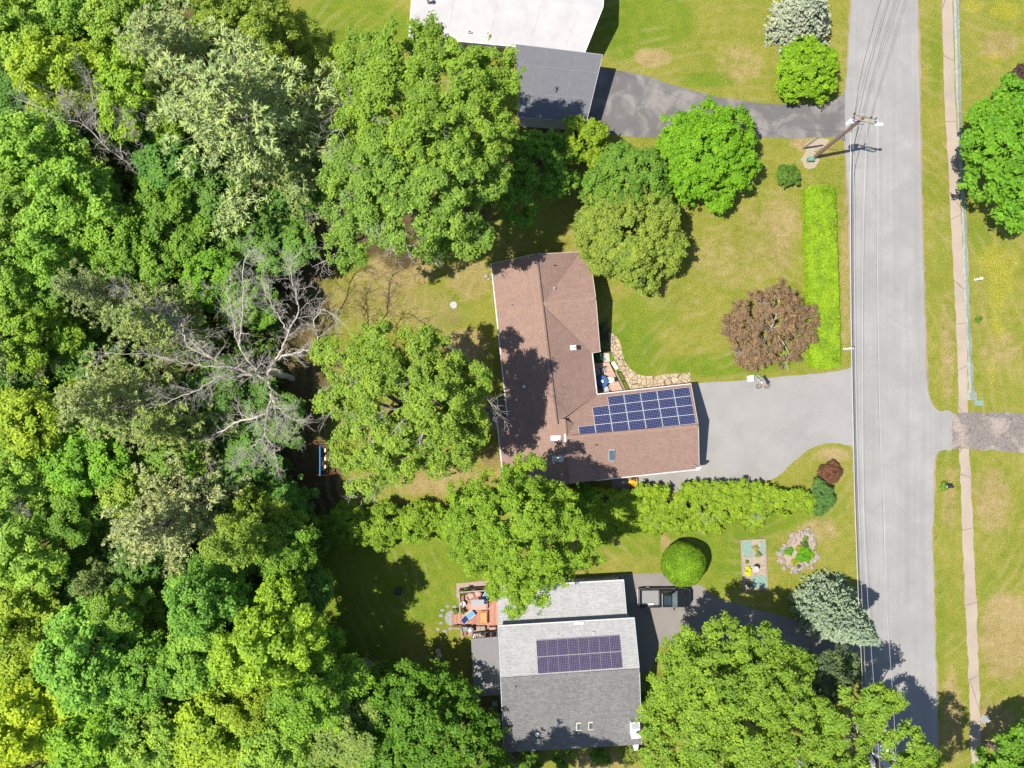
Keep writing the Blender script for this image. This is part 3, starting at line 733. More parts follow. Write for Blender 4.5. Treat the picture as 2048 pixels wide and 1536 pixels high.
# ------------------------------------------------------------------ the wood (photo pixel, crown-middle height, radius px, height, colour, proto, label)
FG = 'trees of the wood'
def place_wood():
    rr = random.Random(5)
    T = [
     (45,55,10,95,15,LG,'b0','light green tree in the top left corner of the wood'),
     (165,30,9,80,14,MG,'b3','mid green tree at the top edge, second from the corner of the wood'),
     (115,150,11,95,16,YG,'b1','bright yellow green tree left of the topmost pale pine'),
     (240,60,9,80,14,LG,'b4','light green tree at the top edge beside the topmost pale pine'),
     (275,185,10,90,15,YG,'b2','yellow green tree above the small bare dead tree'),
     (545,50,14,85,19,(.070,.108,.020),'b5','olive twiggy tree at the top edge beside the shaded lawn'),
     (455,25,9,75,14,(.072,.11,.02),'b6','thin olive tree at the top edge between pine and twiggy tree'),
     (25,215,7,85,10,DG,'b3','dark green low tree at the left edge under the yellow green tree'),
     (60,300,11,100,16,LG,'b1','large light green tree at the left edge beside the small dead tree'),
     (140,395,11,95,16,LG,'b0','light green tree with rounded boughs below the small dead tree'),
     (40,430,10,95,15,MG,'b2','mid green tree at the left edge, halfway down the upper wood'),
     (230,470,9,95,13,(.06,.11,.014),'b4','medium green pointed tree between the two dead trees'),
     (345,330,7,95,11,DG,'b3','dark green tree in the shade below the main starburst pine'),
     (445,420,6,95,9,DG,'b1','low dark tree behind the long lower plume of the starburst pine'),
     (350,440,7,90,11,(.04,.085,.012),'b2','deep green tree above the big bare dead tree'),
     (545,495,5,80,8,DG,'b0','dark low tree at the edge of the brown yard corner'),
     (20,560,11,85,15,LG,'b4','light green tree at the left edge level with the house ridge top'),
     (110,500,10,80,15,LG,'b1','light green tree inside the left edge, level with the brown ridge'),
     (60,655,9,80,13,(.06,.105,.014),'b2','medium green tree at the left edge above the shady gap'),
     (160,690,5,85,8,DG,'b5','dark low tree in the shady gap left of the big dead tree'),
     (270,545,8,75,12,MG,'b0','mid green tree tucked behind the upper limbs of the dead tree'),
     (430,560,7,80,11,(.05,.10,.012),'b3','green tree showing between the upward limbs of the big dead tree'),
     (500,600,5,60,9,MG,'b1','small green tree under the tall upright dead limb'),
     (465,800,5,90,8,DG,'b2','dark tree in the shade under the fork of the big dead tree'),
     (560,840,4,60,7,DG,'b0','low dark tree between the dead tree and the swing'),
     (60,845,11,95,15,YG,'b3','yellow green tree at the left edge below the shady gap'),
     (35,945,10,85,14,LG,'b1','light green tree at the left edge, left of the hanging dead limb'),
     (165,925,9,90,13,(.06,.11,.014),'b0','medium green tree below the pale pine with the low plumes'),
     (260,980,8,75,12,LG,'b4','light green small tree under the hanging dead limb'),
     (490,965,5,85,8,DG,'b1','dark tree left of the blue swing'),
     (570,1010,4,70,7,DG,'b3','low dark tree at the left end of the long row of shrubs'),
     (480,1075,13,85,18,(.062,.098,.018),'b6','round olive green tree touching the lowest pale pine'),
     (55,1085,10,95,15,LG,'b2','light green tree at the left edge beside small bare twigs'),
     (150,1030,9,80,13,MG,'b5','mid green tree beside the small bare twigs'),
     (175,1175,6,95,10,DG,'b2','dark tree in the deep gap below the bare twigs'),
     (50,1250,10,100,15,(.085,.115,.014),'b0','yellowish tree at the left edge in the lower wood'),
     (255,1210,8,75,13,OL,'b6','olive tree under the lowest plume of the lowest pine'),
     (395,1200,13,90,18,(.05,.105,.020),'b4','blue green pointed tree below the lowest pale pine'),
     (165,1320,11,110,16,(.065,.125,.022),'b1','large fresh green feathery tree in the lower left of the wood'),
     (310,1340,9,90,14,MG,'b3','mid green tree in the middle of the lower wood'),
     (400,1320,10,85,14,LG,'b0','light green tree left of the yellow green one by the stump'),
     (525,1300,15,105,19,YG,'b2','bright yellow green tree left of the stump with wood chips'),
     (605,1185,7,70,11,DG,'b4','dark tree between the long shrub row and the shaded lawn'),
     (610,1400,12,110,16,(.06,.105,.014),'b5','green tree directly below the stump with wood chips'),
     (45,1440,11,110,16,YY,'b1','yellowest tree, in the bottom left corner of the wood'),
     (175,1480,11,100,15,(.07,.12,.014),'b2','light green tree at the bottom edge near the left corner'),
     (305,1480,10,95,14,LG,'b3','light green tree at the bottom edge, third from the left corner'),
     (430,1450,10,100,14,YG,'b0','yellow green tree at the bottom edge in the lower wood'),
     (540,1490,9,90,13,LG,'b4','light green tree at the bottom edge left of the dotted dark one'),
     (690,1470,8,110,11,(.065,.09,.022),'b6','small leaved olive green tree left of the big domed tree'),
     (760,1535,7,90,10,MG,'b5','mid green tree at the bottom edge under the big domed tree'),
     (350,230,8,80,12,(.06,.10,.012),'b4','green tree between the topmost pale pine and the dark shade'),
     (560,130,6,70,10,(.07,.095,.016),'b6','olive low tree behind the starburst pine by the shaded lawn'),
     (610,360,6,75,10,DG,'b2','dark tree between the starburst pine and the big oak'),
     (640,300,7,60,11,MG,'b1','green tree wedged between the starburst pine and the pale twigs of the oak'),
     (110,590,8,75,12,MG,'b5','mid green tree left of the middle pale pine'),
     (20,770,5,70,8,DG,'b1','dark low tree at the left edge in the shady gap'),
     (360,900,6,80,10,MG,'b3','mid green tree under the broad pale pine below the dead tree'),
     (560,1090,9,70,13,(.04,.085,.012),'b0','deep green tree at the wood edge below the swing'),
     (290,1110,6,75,10,DG,'b1','dark tree left of the lowest pale pine'),
     (480,1180,5,70,9,DG,'b5','dark low tree in the gap right of the lowest pine plumes'),
     (100,1150,8,70,12,LG,'b6','light green tree beside the deep gap in the lower left wood'),
     (640,1290,4,60,7,DG,'b3','low dark tree at the edge of the shaded lawn by the stump'),
     (250,1420,9,80,13,(.05,.10,.018),'b2','deep green tree between fresh green and light green ones at the bottom'),
     (510,1400,9,80,13,(.07,.11,.012),'b6','soft green tree between the two bright yellow green ones'),
    ]
    for k, (px, py, zc, r, h, c, pr, lb) in enumerate(T):
        k1 = rr.uniform(.9, 1.1)
        plant('broadleaf_tree', lb, px, py, zc, r*1.06, h, (c[0]*k1*1.46+.008, c[1]*rr.uniform(1.3, 1.44)+.012, c[2]*1.3), pr, rr.uniform(0, 6.28), group=FG, sq=rr.uniform(.92, 1.09))
    Pn = [
     (355,120,11,125,18,PG,'p0','pale grey green pine at the top of the wood'),
     (500,235,15,190,23,(.120,.150,.058),'p1','large pale starburst pine beside the shaded lawn at the top'),
     (590,350,9,85,15,(.115,.145,.048),'p2','slim pale pine whose plume reaches down towards the brown yard corner'),
     (195,585,10,75,16,PG,'p2','small pale pine left of the big bare dead tree'),
     (15,700,9,60,14,PG,'p0','pale pine cut by the left edge'),
     (320,640,10,95,16,(.110,.140,.045),'p1','pale pine behind the upper left limbs of the dead tree'),
     (225,805,11,105,18,(.125,.150,.055),'p0','pale pine with broad plumes left of the dead tree fork'),
     (345,850,9,90,15,(.115,.145,.040),'p2','pale pine below the lower left limbs of the dead tree'),
     (345,1040,11,120,18,(.135,.150,.065),'p1','lowest pale pine, below the hanging dead limb'),
     (215,1150,7,60,12,(.10,.13,.04),'p2','small pine plume beside the deep dark gap'),
    ]
    for px, py, zc, r, h, c, pr, lb in Pn:
        plant('pine_tree', lb, px, py, zc, r, h, tuple(q*1.2 for q in c), pr, rr.uniform(0, 6.28), group='pale pines of the wood')
place_wood()

# dead trees ---------------------------------------------------------------
def dead_tree(label, base, fork, limbs, seed, tw=1.0, r0=.34):
    rr = random.Random(seed); b = W(*base, 0)
    t = thing('dead_tree', (b.x, b.y, 0), label, 'dead tree')
    mb = MB(); f = W(*fork)
    limb(mb, (b.x, b.y, -.1), f, r0, r0*.75, rr, .02, 9, 7)
    mb.build('trunk', M['deadwood'], t)
    for (pts, rs, re) in limbs:
        mb = MB(); P = [W(*p) for p in pts]
        P = [Vector(q) for q in catmull([tuple(p) for p in P], 5)]
        P = [p + Vector((rr.gauss(0, .06), rr.gauss(0, .06), rr.gauss(0, .06)))*(1 if 0 < i else 0) for i, p in enumerate(P)]
        n = len(P); rs *= 1.12; re *= 1.1; rad = [rs + (re-rs)*(i/(n-1))**.8 for i in range(n)]
        mb.tube(P, rad, 6, cap=True)
        for i in range(2, n):
            d = (P[i]-P[i-1]).normalized()
            for _ in range(2 if i > n*.4 else 1):
                if rr.random() < .8*tw:
                    q = Vector((rr.gauss(0, 1), rr.gauss(0, 1), rr.gauss(.1, .6))).normalized()
                    branch_off(mb, P[i], d*.9 + q, rr.uniform(.7, 2.2)*(1 if i < n-2 else .7), max(.02, rad[i]*.45), rr, 2 if i % 3 else 1, 4)
        mb.build('limb', M['deadwood'], t)
    return t
dead_tree('big bare grey dead tree with spreading limbs in the middle of the wood', (584,757), (538,744,7), [
    ([(538,744,7),(500,742,7.8),(475,739,8.5),(427,718,9.6),(383,684,10.6),(350,650,11.6),(310,615,12.6),(268,606,13.2)], .17, .03),
    ([(427,718,9.6),(375,690,10.8),(362,643,11.6),(328,616,12.4),(290,613,13),(250,580,13.6)], .09, .02),
    ([(520,742,7.5),(506,734,8.2),(478,691,9.4),(468,643,10.6),(461,612,11.4),(452,575,12)], .12, .02),
    ([(478,691,9.4),(484,640,10.8),(489,589,12),(488,520,13.2),(512,500,13.8)], .10, .02),
    ([(538,744,7),(548,722,8.2),(562,705,9),(577,664,10.4),(598,613,11.6),(583,560,12.6),(581,520,13.2)], .14, .02),
    ([(577,664,10.4),(560,635,11.2),(547,615,11.8),(532,590,12.3),(523,560,12.8)], .07, .02),
    ([(548,722,8.2),(578,708,9),(608,702,9.8),(636,685,10.6),(629,643,11.2),(646,620,11.6),(684,647,12)], .11, .02),
    ([(538,744,7),(536,755,7.6),(543,790,8.4),(533,828,9.4),(530,869,10.4),(548,893,11),(553,934,11.6)], .15, .02),
    ([(543,790,8.4),(550,825,9.4),(560,859,10.2),(581,876,10.6)], .08, .02),
    ([(545,800,8.6),(560,818,9.4),(574,831,9.9),(596,843,10.4)], .06, .018),
    ([(530,760,7.4),(512,749,8),(472,753,9),(427,763,10),(376,787,11),(328,807,11.8),(280,822,12.4)], .13, .02),
    ([(475,739,8.5),(450,735,9.2),(410,732,10),(355,722,11),(294,708,12),(219,708,13)], .10, .02),
    ([(533,828,9.4),(500,838,9),(472,845,8.6),(444,862,8),(396,890,7.4),(362,910,7),(330,945,6.6),(285,972,6.4)], .11, .02),
    ([(396,890,7.4),(410,905,7.2),(417,930,6.6),(410,962,6)], .07, .03),
    ([(530,869,10.4),(510,890,10.6),(495,905,10.8),(478,912,11)], .06, .02),
   ], 3)
dead_tree('small bare dead tree leaning among the yellow green trees in the upper wood', (330,398), (292,366,5), [
    ([(292,366,5),(270,342,6.5),(246,318,8),(208,290,9.5),(167,249,11),(106,232,12.4),(50,200,13.4)], .13, .02),
    ([(208,290,9.5),(195,262,10.6),(191,246,11),(192,215,11.8),(183,180,12.4),(175,160,12.8)], .07, .015),
    ([(246,318,8),(240,284,9.5),(243,226,11),(262,215,11.6),(290,203,12)], .08, .015),
    ([(208,290,9.5),(225,264,10.5),(245,262,11),(268,250,11.4)], .05, .015),
    ([(167,249,11),(150,220,12),(140,205,12.4),(134,186,12.8)], .05, .015),
    ([(275,350,6),(285,335,7),(307,331,7.6),(310,312,8)], .06, .02),
   ], 8, .8, .22)
dead_tree('small cluster of bare pale twigs at the left edge of the lower wood', (118,1048), (95,1040,8), [
    ([(95,1040,8),(70,1036,9),(40,1030,10),(10,1012,11)], .06, .02), ([(95,1040,8),(60,1018,9.5),(35,1012,10.5),(20,1030,11)], .05, .02)], 9, .8, .1)

# undergrowth of the wood
def undergrowth():
    rng = np.random.default_rng(77)
    n = 5200; px = rng.uniform(-60, 700, n); py = rng.uniform(-80, 1620, n)
    edge = np.interp(py, [-80, 100, 330, 480, 620, 900, 1040, 1100, 1300, 1360, 1400, 1620], [560, 560, 640, 560, 560, 575, 600, 560, 600, 740, 900, 960])
    ok = px < edge; px = px[ok]; py = py[ok]
    C = np.stack([(px-1024)/S, (768-py)/S, rng.uniform(.3, 2.6, len(px))], 1)
    m = 26; k = np.repeat(np.arange(len(C)), m); v = unit(rng.normal(size=(len(k), 3)))
    P = C[k] + v*rng.uniform(.2, 1, size=(len(k), 1))*np.array([.8, .8, .5]); P[:, 2] = np.maximum(P[:, 2], .1)
    N = unit(v*.4 + np.array([0, 0, .8]) + rng.normal(size=(len(k), 3))*.4)
    s = rng.uniform(.14, .3, len(k))
    o = link('undergrowth', leaf_mesh('undergrowth', P, N, s, s*.6, rng.normal(.5, .25, len(k)), rng, M['leaf'])); o.color = (.045, .085, .013, 1)
    tag(o, kind='stuff')
undergrowth()
# ------------------------------------------------------------------ trees and shrubs of the gardens
def LB(*rows, up=0): return [lobe_px(r[0], r[1], r[2], r[3]+up, *r[4:]) for r in rows]
def base_of(px, py, z): 
    p = W(px, py, z); return (p.x, p.y)
big = dict(clump=.50, nleaf=62, size=.125, gap=.15, inner=.5, sat=3, sprig=.22, flat=.5, holes=.40)
broad_tree('oak_tree', 'huge light green oak with grey dead twigs beside the dark garage roof', base_of(850,240,10), LB((735,140,68,12),(820,120,70,13.5),(790,200,80,14.5),(900,170,80,14.5),(980,150,58,12.5),(1000,200,42,11),(735,260,65,13),(850,270,85,15.5),(950,255,72,14),(700,190,30,11),(860,85,40,11), up=3), (.090,.140,.018), seed=41, trunk_r=.4, dead=16, limbs=14, **big)
broad_tree('oak_tree', 'broad light green oak with bare lower limbs above the bare patch of yard', base_of(820,400,9), LB((710,350,62,12),(790,350,78,14),(880,350,78,14.5),(960,340,55,12.5),(720,430,65,12),(810,430,72,13),(900,420,66,12.5),(690,495,42,9.5),(940,470,42,10.5),(870,480,42,10), up=3), (.084,.136,.022), seed=42, trunk_r=.38, dead=20, limbs=14, **big)
broad_tree('oak_tree', 'light green oak standing beside the shaded brown roof', base_of(815,815,8), LB((700,715,50,10),(770,700,58,11),(840,715,62,11.5),(905,760,60,11.5),(950,760,38,10),(680,790,48,10),(760,790,75,12.5),(850,810,80,13),(915,840,52,11),(720,880,58,11),(800,880,66,12),(880,900,55,10.5),(940,860,34,9.5),(735,955,42,9),(650,700,28,9),(790,940,36,9), up=4.6), (.096,.142,.020), seed=43, trunk_r=.36, dead=22, limbs=16, **big)
broad_tree('maple_tree', 'bright green maple overhanging the row of shrubs between the two houses', base_of(1035,1040,6), LB((985,985,52,8.5),(1050,975,52,9),(940,1030,58,9),(1030,1040,78,11),(1110,1020,55,9.5),(1150,1070,48,8.5),(960,1090,55,8.5),(1050,1110,70,9.5),(1130,1115,52,8),(1000,1150,40,7),(1060,1175,42,7),(1030,1210,26,6.2),(920,1080,36,7.5),(1180,1110,24,7), up=3.5), (.086,.138,.013), seed=44, trunk_r=.3, dead=2, limbs=14, clump=.46, nleaf=60, size=.115, gap=.15, inner=.45, flat=.45, droop=.3, sat=3, sprig=.22, holes=.40)
dm = dict(clump=.40, nleaf=50, size=.125, gap=.06, inner=.5, shell=(.80, 1.04), sat=2, holes=.22)
broad_tree('maple_tree', 'round dense bright green maple between driveway and front lawn', base_of(1418,312,2.5), LB((1420,305,62,4.2,.95),(1370,275,48,3.6),(1460,265,45,3.7),(1465,335,48,3.4),(1380,355,52,3.2),(1432,375,40,2.6),(1345,310,34,3),(1415,245,36,3.5)), (.070,.145,.008), seed=45, trunk_r=.2, **dm)
broad_tree('maple_tree', 'dark green tree behind the olive green one on the front lawn', base_of(1245,365,2.4), LB((1245,360,60,4.2),(1205,380,42,3.4),(1285,345,46,3.5),(1240,325,38,3.2),(1300,385,40,3.2)), (.062,.115,.015), seed=46, trunk_r=.16, **{**dm, 'size': .14})
broad_tree('crab_apple_tree', 'olive green small leaved tree on the lawn in front of the brown house', base_of(1262,478,2.4), LB((1262,465,68,4.6),(1205,440,48,3.6),(1310,440,46,3.8),(1320,500,46,3.5),(1215,500,48,3.5),(1270,530,46,3.2),(1290,560,26,2.4),(1250,410,46,3.8),(1180,470,28,3)), (.098,.130,.021), seed=47, trunk_r=.16, **{**dm, 'size': .12, 'nleaf': 56})
broad_tree('magnolia_shrub', 'round bright green shrub below the pale spruce beside the patchy driveway', base_of(1613,142,1.4), LB((1613,140,48,2.6),(1590,120,32,2.2),(1640,125,32,2.2),(1635,165,32,1.9),(1590,170,32,1.8),(1610,100,26,2.0)), (.085,.150,.008), cat='shrub', seed=48, trunk_r=.1, **{**dm, 'clump': .34, 'nleaf': 40, 'size': .13})
broad_tree('boxwood_shrub', 'small round dark green shrub beside the long clipped hedge', base_of(1576,352,.6), LB((1576,352,22,.75,.9),(1570,346,14,.8),(1583,358,14,.7)), (.045,.085,.012), cat='shrub', seed=49, trunk_r=.05, clump=.2, nleaf=36, size=.085, gap=.03, inner=.5)
broad_tree('purple_leaf_tree', 'low wide tree with brownish purple leaves on the front lawn', base_of(1545,655,1.2), LB((1560,640,56,2.3,.6),(1510,625,42,2.0,.6),(1500,665,46,1.8,.55),(1590,660,42,1.9,.6),(1530,690,46,1.6,.55),(1555,600,34,1.7,.6),(1468,650,26,1.4,.5),(1500,712,30,1.2,.5),(1578,695,28,1.4,.5),(1615,640,24,1.5,.5)), (.105,.072,.043), cat='tree', seed=50, trunk_r=.12, bark='deadwood', dead=3, limbs=16, clump=.32, nleaf=40, size=.085, gap=.22, inner=.5, sat=2, sprig=.2)
broad_tree('maple_tree', 'dense dark crowned maple cut by the right edge beside the sidewalk', base_of(2010,310,4), LB((2010,295,75,7.2),(1970,250,45,5.8),(1985,350,52,6),(2040,220,55,6.3),(2050,370,60,6),(1960,300,36,5.6),(2080,300,70,6.5),(2030,420,40,4.6),(2020,185,30,5)), (.060,.130,.010), seed=51, trunk_r=.24, clump=.5, nleaf=52, size=.16, gap=.07, inner=.5, shell=(.82, 1.03))
broad_tree('maple_tree', 'small green tree in the bottom right corner of the photo', base_of(2020,1520,3.5), LB((2020,1515,48,5),(1990,1530,36,4.2),(2050,1490,42,4.8),(2045,1545,50,4.6)), (.062,.120,.012), seed=52, trunk_r=.16, clump=.55, nleaf=56, size=.17)
broad_tree('purple_bush', 'small dark purple bush at the right edge above the dense maple', base_of(2052,150,1.6), LB((2045,148,18,2.2),(2060,155,22,2.2)), (.04,.022,.02), cat='shrub', seed=53, trunk_r=.07, clump=.35, nleaf=50, size=.12)
broad_tree('maple_tree', 'big bright yellow green maple in front of the grey house', base_of(1445,1400,7), LB((1390,1305,52,9),(1460,1290,55,10),(1530,1300,48,9.5),(1585,1340,42,8.5),(1350,1370,52,9),(1430,1370,75,11.5),(1520,1370,65,11),(1580,1400,48,9.5),(1320,1440,42,8.5),(1400,1450,72,11),(1490,1450,72,11.3),(1570,1460,55,10),(1340,1500,55,9.5),(1420,1530,72,10.5),(1510,1530,70,10.5),(1590,1520,45,9),(1450,1600,80,10)), (.088,.138,.016), seed=54, trunk_r=.4, dead=3, limbs=16, **{**big, 'holes': .3})
broad_tree('maple_tree', 'yellow green maple leaning over the road edge and the white car', base_of(1740,1500,5), LB((1690,1400,46,9),(1745,1405,42,9.3),(1655,1440,36,8),(1700,1450,42,9),(1640,1500,45,8.5),(1715,1475,26,8.5),(1690,1540,46,8.5),(1815,1495,46,9.5),(1830,1530,40,9),(1745,1450,26,8.5),(1780,1400,26,8.5),(1840,1580,60,9.5),(1700,1600,60,9),(1925,1615,55,14),(1890,1680,70,15),(1850,1640,60,13)), (.086,.138,.016), seed=55, trunk_r=.28, dead=2, limbs=13, **{**big, 'holes': .36})
broad_tree('variegated_shrub', 'dark green shrub with pale leaves under the big blue spruce', base_of(1650,1345,2), LB((1640,1340,40,3),(1690,1335,36,3),(1665,1365,38,2.8),(1615,1365,30,2.6)), (.050,.072,.032), cat='shrub', seed=56, trunk_r=.1, clump=.42, nleaf=42, size=.12)
broad_tree('lilac_shrub', 'dark green shrub row end behind the dark garage', base_of(1085,320,3), LB((1090,310,48,5),(1060,360,46,5),(1110,350,42,4.5),(1055,290,34,4.6),(1040,420,36,5.5),(1010,390,40,6)), (.060,.115,.014), cat='shrub', seed=57, trunk_r=.12, clump=.5, nleaf=50, size=.16)
broad_tree('lilac_shrub', 'bright green shrub at the corner of the dark garage and driveway', base_of(1165,290,2), LB((1165,285,36,3.8),(1145,260,26,3.4),(1190,265,26,3.6),(1185,310,24,3.2),(1130,310,28,3.4)), (.092,.135,.010), cat='shrub', seed=58, trunk_r=.1, clump=.42, nleaf=46, size=.15)
broad_tree('rhododendron_shrub', 'small dark blue green shrub at the rounded end of the long hedge', base_of(1645,990,.7), LB((1645,985,18,1.2),(1640,1012,16,1.1),(1655,1000,14,1.0),(1636,970,12,1.)), (.040,.080,.020), cat='shrub', seed=59, trunk_r=.05, clump=.25, nleaf=36, size=.10)
broad_tree('purple_bush', 'round brown leaved bush beside the road on the corner lawn', base_of(1659,942,.5), LB((1659,942,21,.55,.9),(1650,938,14,.6),(1668,946,14,.6),(1660,952,12,.5)), (.070,.034,.020), cat='shrub', seed=60, trunk_r=.05, clump=.2, nleaf=34, size=.075)
# big domed tree above the grey house's west side
broad_tree('domed_tree', 'big domed dark green tree beside the lower wall of the grey house', base_of(880,1470,4.5), LB((870,1440,95,6.5,.8),(800,1420,75,5.8,.8),(930,1480,75,5.6,.8),(870,1520,90,6.2,.8),(800,1500,70,5.8),(760,1390,55,4.8),(960,1540,60,4.8),(850,1380,60,5.0)), (.048,.098,.010), seed=61, trunk_r=.3, clump=.55, nleaf=56, size=.15, gap=.05, inner=.4, shell=(.86, 1.02))
for px, py, r, z, lb, c, sd in [(930,1490,70,7.6,'pale tipped green sapling growing up through the domed tree', (.075,.115,.020), 62)]:
    broad_tree('sapling_tree', lb, base_of(px, py, 5), LB((px,py,r*.6,z),(px-45,py-35,r*.5,z-.4),(px+20,py+40,r*.5,z-.3),(px-60,py+35,r*.45,z-.2)), c, seed=sd, trunk_r=.1, clump=.45, nleaf=40, size=.13, gap=.35)
# low shrubs along the foot of the grey house
for i, (px, py, r, z, c, lb) in enumerate([(1260,1505,26,1.2,(.09,.11,.02),'yellowish low shrub at the foot of the white chimney'),(1200,1512,22,1.0,(.055,.10,.012),'low green shrub below the grey roof beside the chimney'),(1130,1518,26,1.1,(.04,.085,.012),'low dark shrub below the middle of the grey roof'),(1060,1522,26,1.2,(.05,.09,.012),'low green shrub below the corner of the grey roof'),
      (1300,1395,22,1.6,(.075,.12,.012),'small green shrub between the grey house and the big maple'),(1300,1440,16,1.3,(.06,.11,.012),'small dark shrub against the white chimney side'),(1205,688,12,.7,(.03,.065,.014),'shaded low shrub against the brown house wall'),(1203,660,10,.6,(.028,.06,.016),'shaded low plant under the brown eave'),(1195,716,10,.8,(.02,.06,.024),'dark green plant in the porch corner')]):
    broad_tree('foundation_shrub', lb, base_of(px, py, z*.6), LB((px,py,r*.75,z*.8),(px+r*.4,py+r*.2,r*.5,z*.7),(px-r*.4,py-r*.1,r*.5,z*.75)), c, cat='shrub', group='shrubs at the house walls', seed=70+i, trunk_r=.03, limbs=5, clump=.22, nleaf=30, size=.09)

broad_tree('maple_tree', 'green tree at the bottom edge below the shaded end of the grey roof', base_of(1060,1600,7), LB((1050,1590,60,11),(1120,1600,45,10.5),(1000,1600,50,10.5),(1060,1640,60,11.5),(1170,1620,34,9.5)), (.062,.118,.014), seed=64, trunk_r=.2, **big)
# spruces -----------------------------------------------------------------
def spruce(label, base_px, tip, r, seed, color):
    b = W(*base_px, 0); cm, mb = conifer(seed, tip, r, 'spruce')
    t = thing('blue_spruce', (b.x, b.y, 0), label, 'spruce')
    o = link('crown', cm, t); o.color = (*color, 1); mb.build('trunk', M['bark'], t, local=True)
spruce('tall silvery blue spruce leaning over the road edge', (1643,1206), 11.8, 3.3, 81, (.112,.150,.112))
spruce('silvery spruce cut by the top edge beside the road', (1590,60), 6.5, 3.4, 82, (.155,.178,.145))

# clipped hedges and balls --------------------------------------------------
def hedge_along(name, label, pts, halfw, h, color, n, size, seed, rough=.0, twigs=0, group=None, endr=.9):
    P = [W(*p) for p in pts]; cx = sum(p.x for p in P)/len(P); cy = sum(p.y for p in P)/len(P)
    P = [Vector((p.x-cx, p.y-cy, 0)) for p in P]
    L = [0]
    for a, b in zip(P, P[1:]): L.append(L[-1]+(b-a).length)
    hw = np.array(halfw, float); PA = np.array([[p.x, p.y] for p in P]); LA = np.array(L)
    def fn(n, rng):
        u = rng.uniform(0, L[-1], n); x = np.interp(u, LA, PA[:, 0]); y = np.interp(u, LA, PA[:, 1]); w = np.interp(u, LA, hw)
        e = .05; dx = np.interp(u+e, LA, PA[:, 0])-np.interp(u-e, LA, PA[:, 0]); dy = np.interp(u+e, LA, PA[:, 1])-np.interp(u-e, LA, PA[:, 1])
        q = np.hypot(dx, dy)+1e-9; nx, ny = -dy/q, dx/q
        ang = rng.uniform(-1, 1, n); top = rng.random(n) < .6
        endt = np.minimum(u, L[-1]-u); capk = np.sqrt(np.clip(1-(1-np.clip(endt/(w*endr), 0, 1))**2, .05, 1)); w = w*capk
        s = np.where(top, ang, np.sign(ang)*1.0); z = np.where(top, h*(1-.10*np.abs(ang)**4), rng.uniform(.05, .97, n)*h)
        p = np.stack([x+nx*w*s, y+ny*w*s, z], 1)
        nn = np.where(top[:, None], np.stack([nx*s*.25, ny*s*.25, np.ones(n)], 1), np.stack([nx*np.sign(ang), ny*np.sign(ang), .25*np.ones(n)], 1))
        return p, unit(nn)
    core = MB()
    for i in range(len(P)-1):
        a, b = P[i], P[i+1]; d = (b-a).normalized(); a = a + d*halfw[i]*(.75 if i == 0 else 0); b = b - d*halfw[i]*(.75 if i == len(P)-2 else 0); nn = Vector((-d.y, d.x, 0)); wa, wb = halfw[i]*.8, halfw[i+1]*.8
        core.prism([tuple(q)[:2] for q in (a+nn*wa, b+nn*wb, b-nn*wb, a-nn*wa)], 0, h*.86)
    t = shrub_surface(name, label, fn, color, (cx, cy), n, size, seed, cat='hedge', core=core, jit=.5, push=rough, group=group)
    if twigs:
        rr = random.Random(seed)
        for _ in range(twigs):
            mb = MB(); u = rr.random(); i = min(int(u*(len(P)-1)), len(P)-2); f = u*(len(P)-1)-i; p = P[i].lerp(P[i+1], f)
            d = (P[i+1]-P[i]).normalized(); nn = Vector((-d.y, d.x, 0)); p = p + nn*rr.uniform(-.25, .05)*halfw[i]*1.4 
            for k in range(7):
                q = p + Vector((rr.gauss(0, .25), rr.gauss(0, .15), 0))
                branch_off(mb, (q.x, q.y, h*.85), (rr.gauss(0, .8), rr.gauss(0, .8), .8), rr.uniform(.3, .6), .018, rr, 1, 3)
            mb.build('bare_twig', M['deadwood'], t, local=True)
    return t
hedge_along('clipped_hedge', 'long bright green clipped hedge beside the road on the front lawn', [(1632,376),(1634,470),(1637,560),(1640,650),(1642,737)], [1.55]*5, 1.2, (.102,.160,.009), 46000, .085, 91, .16, endr=.3)
hl = []; hr = random.Random(31)
for k in range(40):
    u = k/39; x = 1112+u*508; w = np.interp(u, [0, .3, .75, 1], [20, 27, 27, 15]); yc = np.interp(u, [0, .4, .8, 1], [1016, 1006, 1000, 1008])
    for q in (-.62, 0.0, .62, 1.25):
        if q < 1 or u < .8: hl.append(lobe_px(x+hr.uniform(-5, 5), yc+q*w*1.25+hr.uniform(-3, 3), w*hr.uniform(.52, .75), (1.35 if q < .5 else (.85 if q < 1 else .3))*hr.uniform(.85, 1.15), .7))
t = broad_tree('long_hedge', 'long lumpy yellow green hedge with bare twigs between driveway and lower lawn', base_of(1390,1008,.5), hl, (.100,.147,.012), cat='hedge', seed=92, trunk_r=.05, limbs=30, clump=.30, nleaf=40, size=.10, gap=.05, inner=.35, zmin=-.1, holes=.2, sprig=.05)
for k in range(9):
    mb = MB(); q = W(hr.uniform(1180, 1560), hr.uniform(1012, 1040), 1.2)
    for _ in range(9): branch_off(mb, (q.x-t.location.x+hr.gauss(0, .35), q.y-t.location.y+hr.gauss(0, .15), 1.0), (hr.gauss(0, .8), hr.gauss(0, .8), .9), hr.uniform(.4, .75), .02, hr, 1, 3)
    mb.build('bare_twig', M['deadwood'], t, local=True)
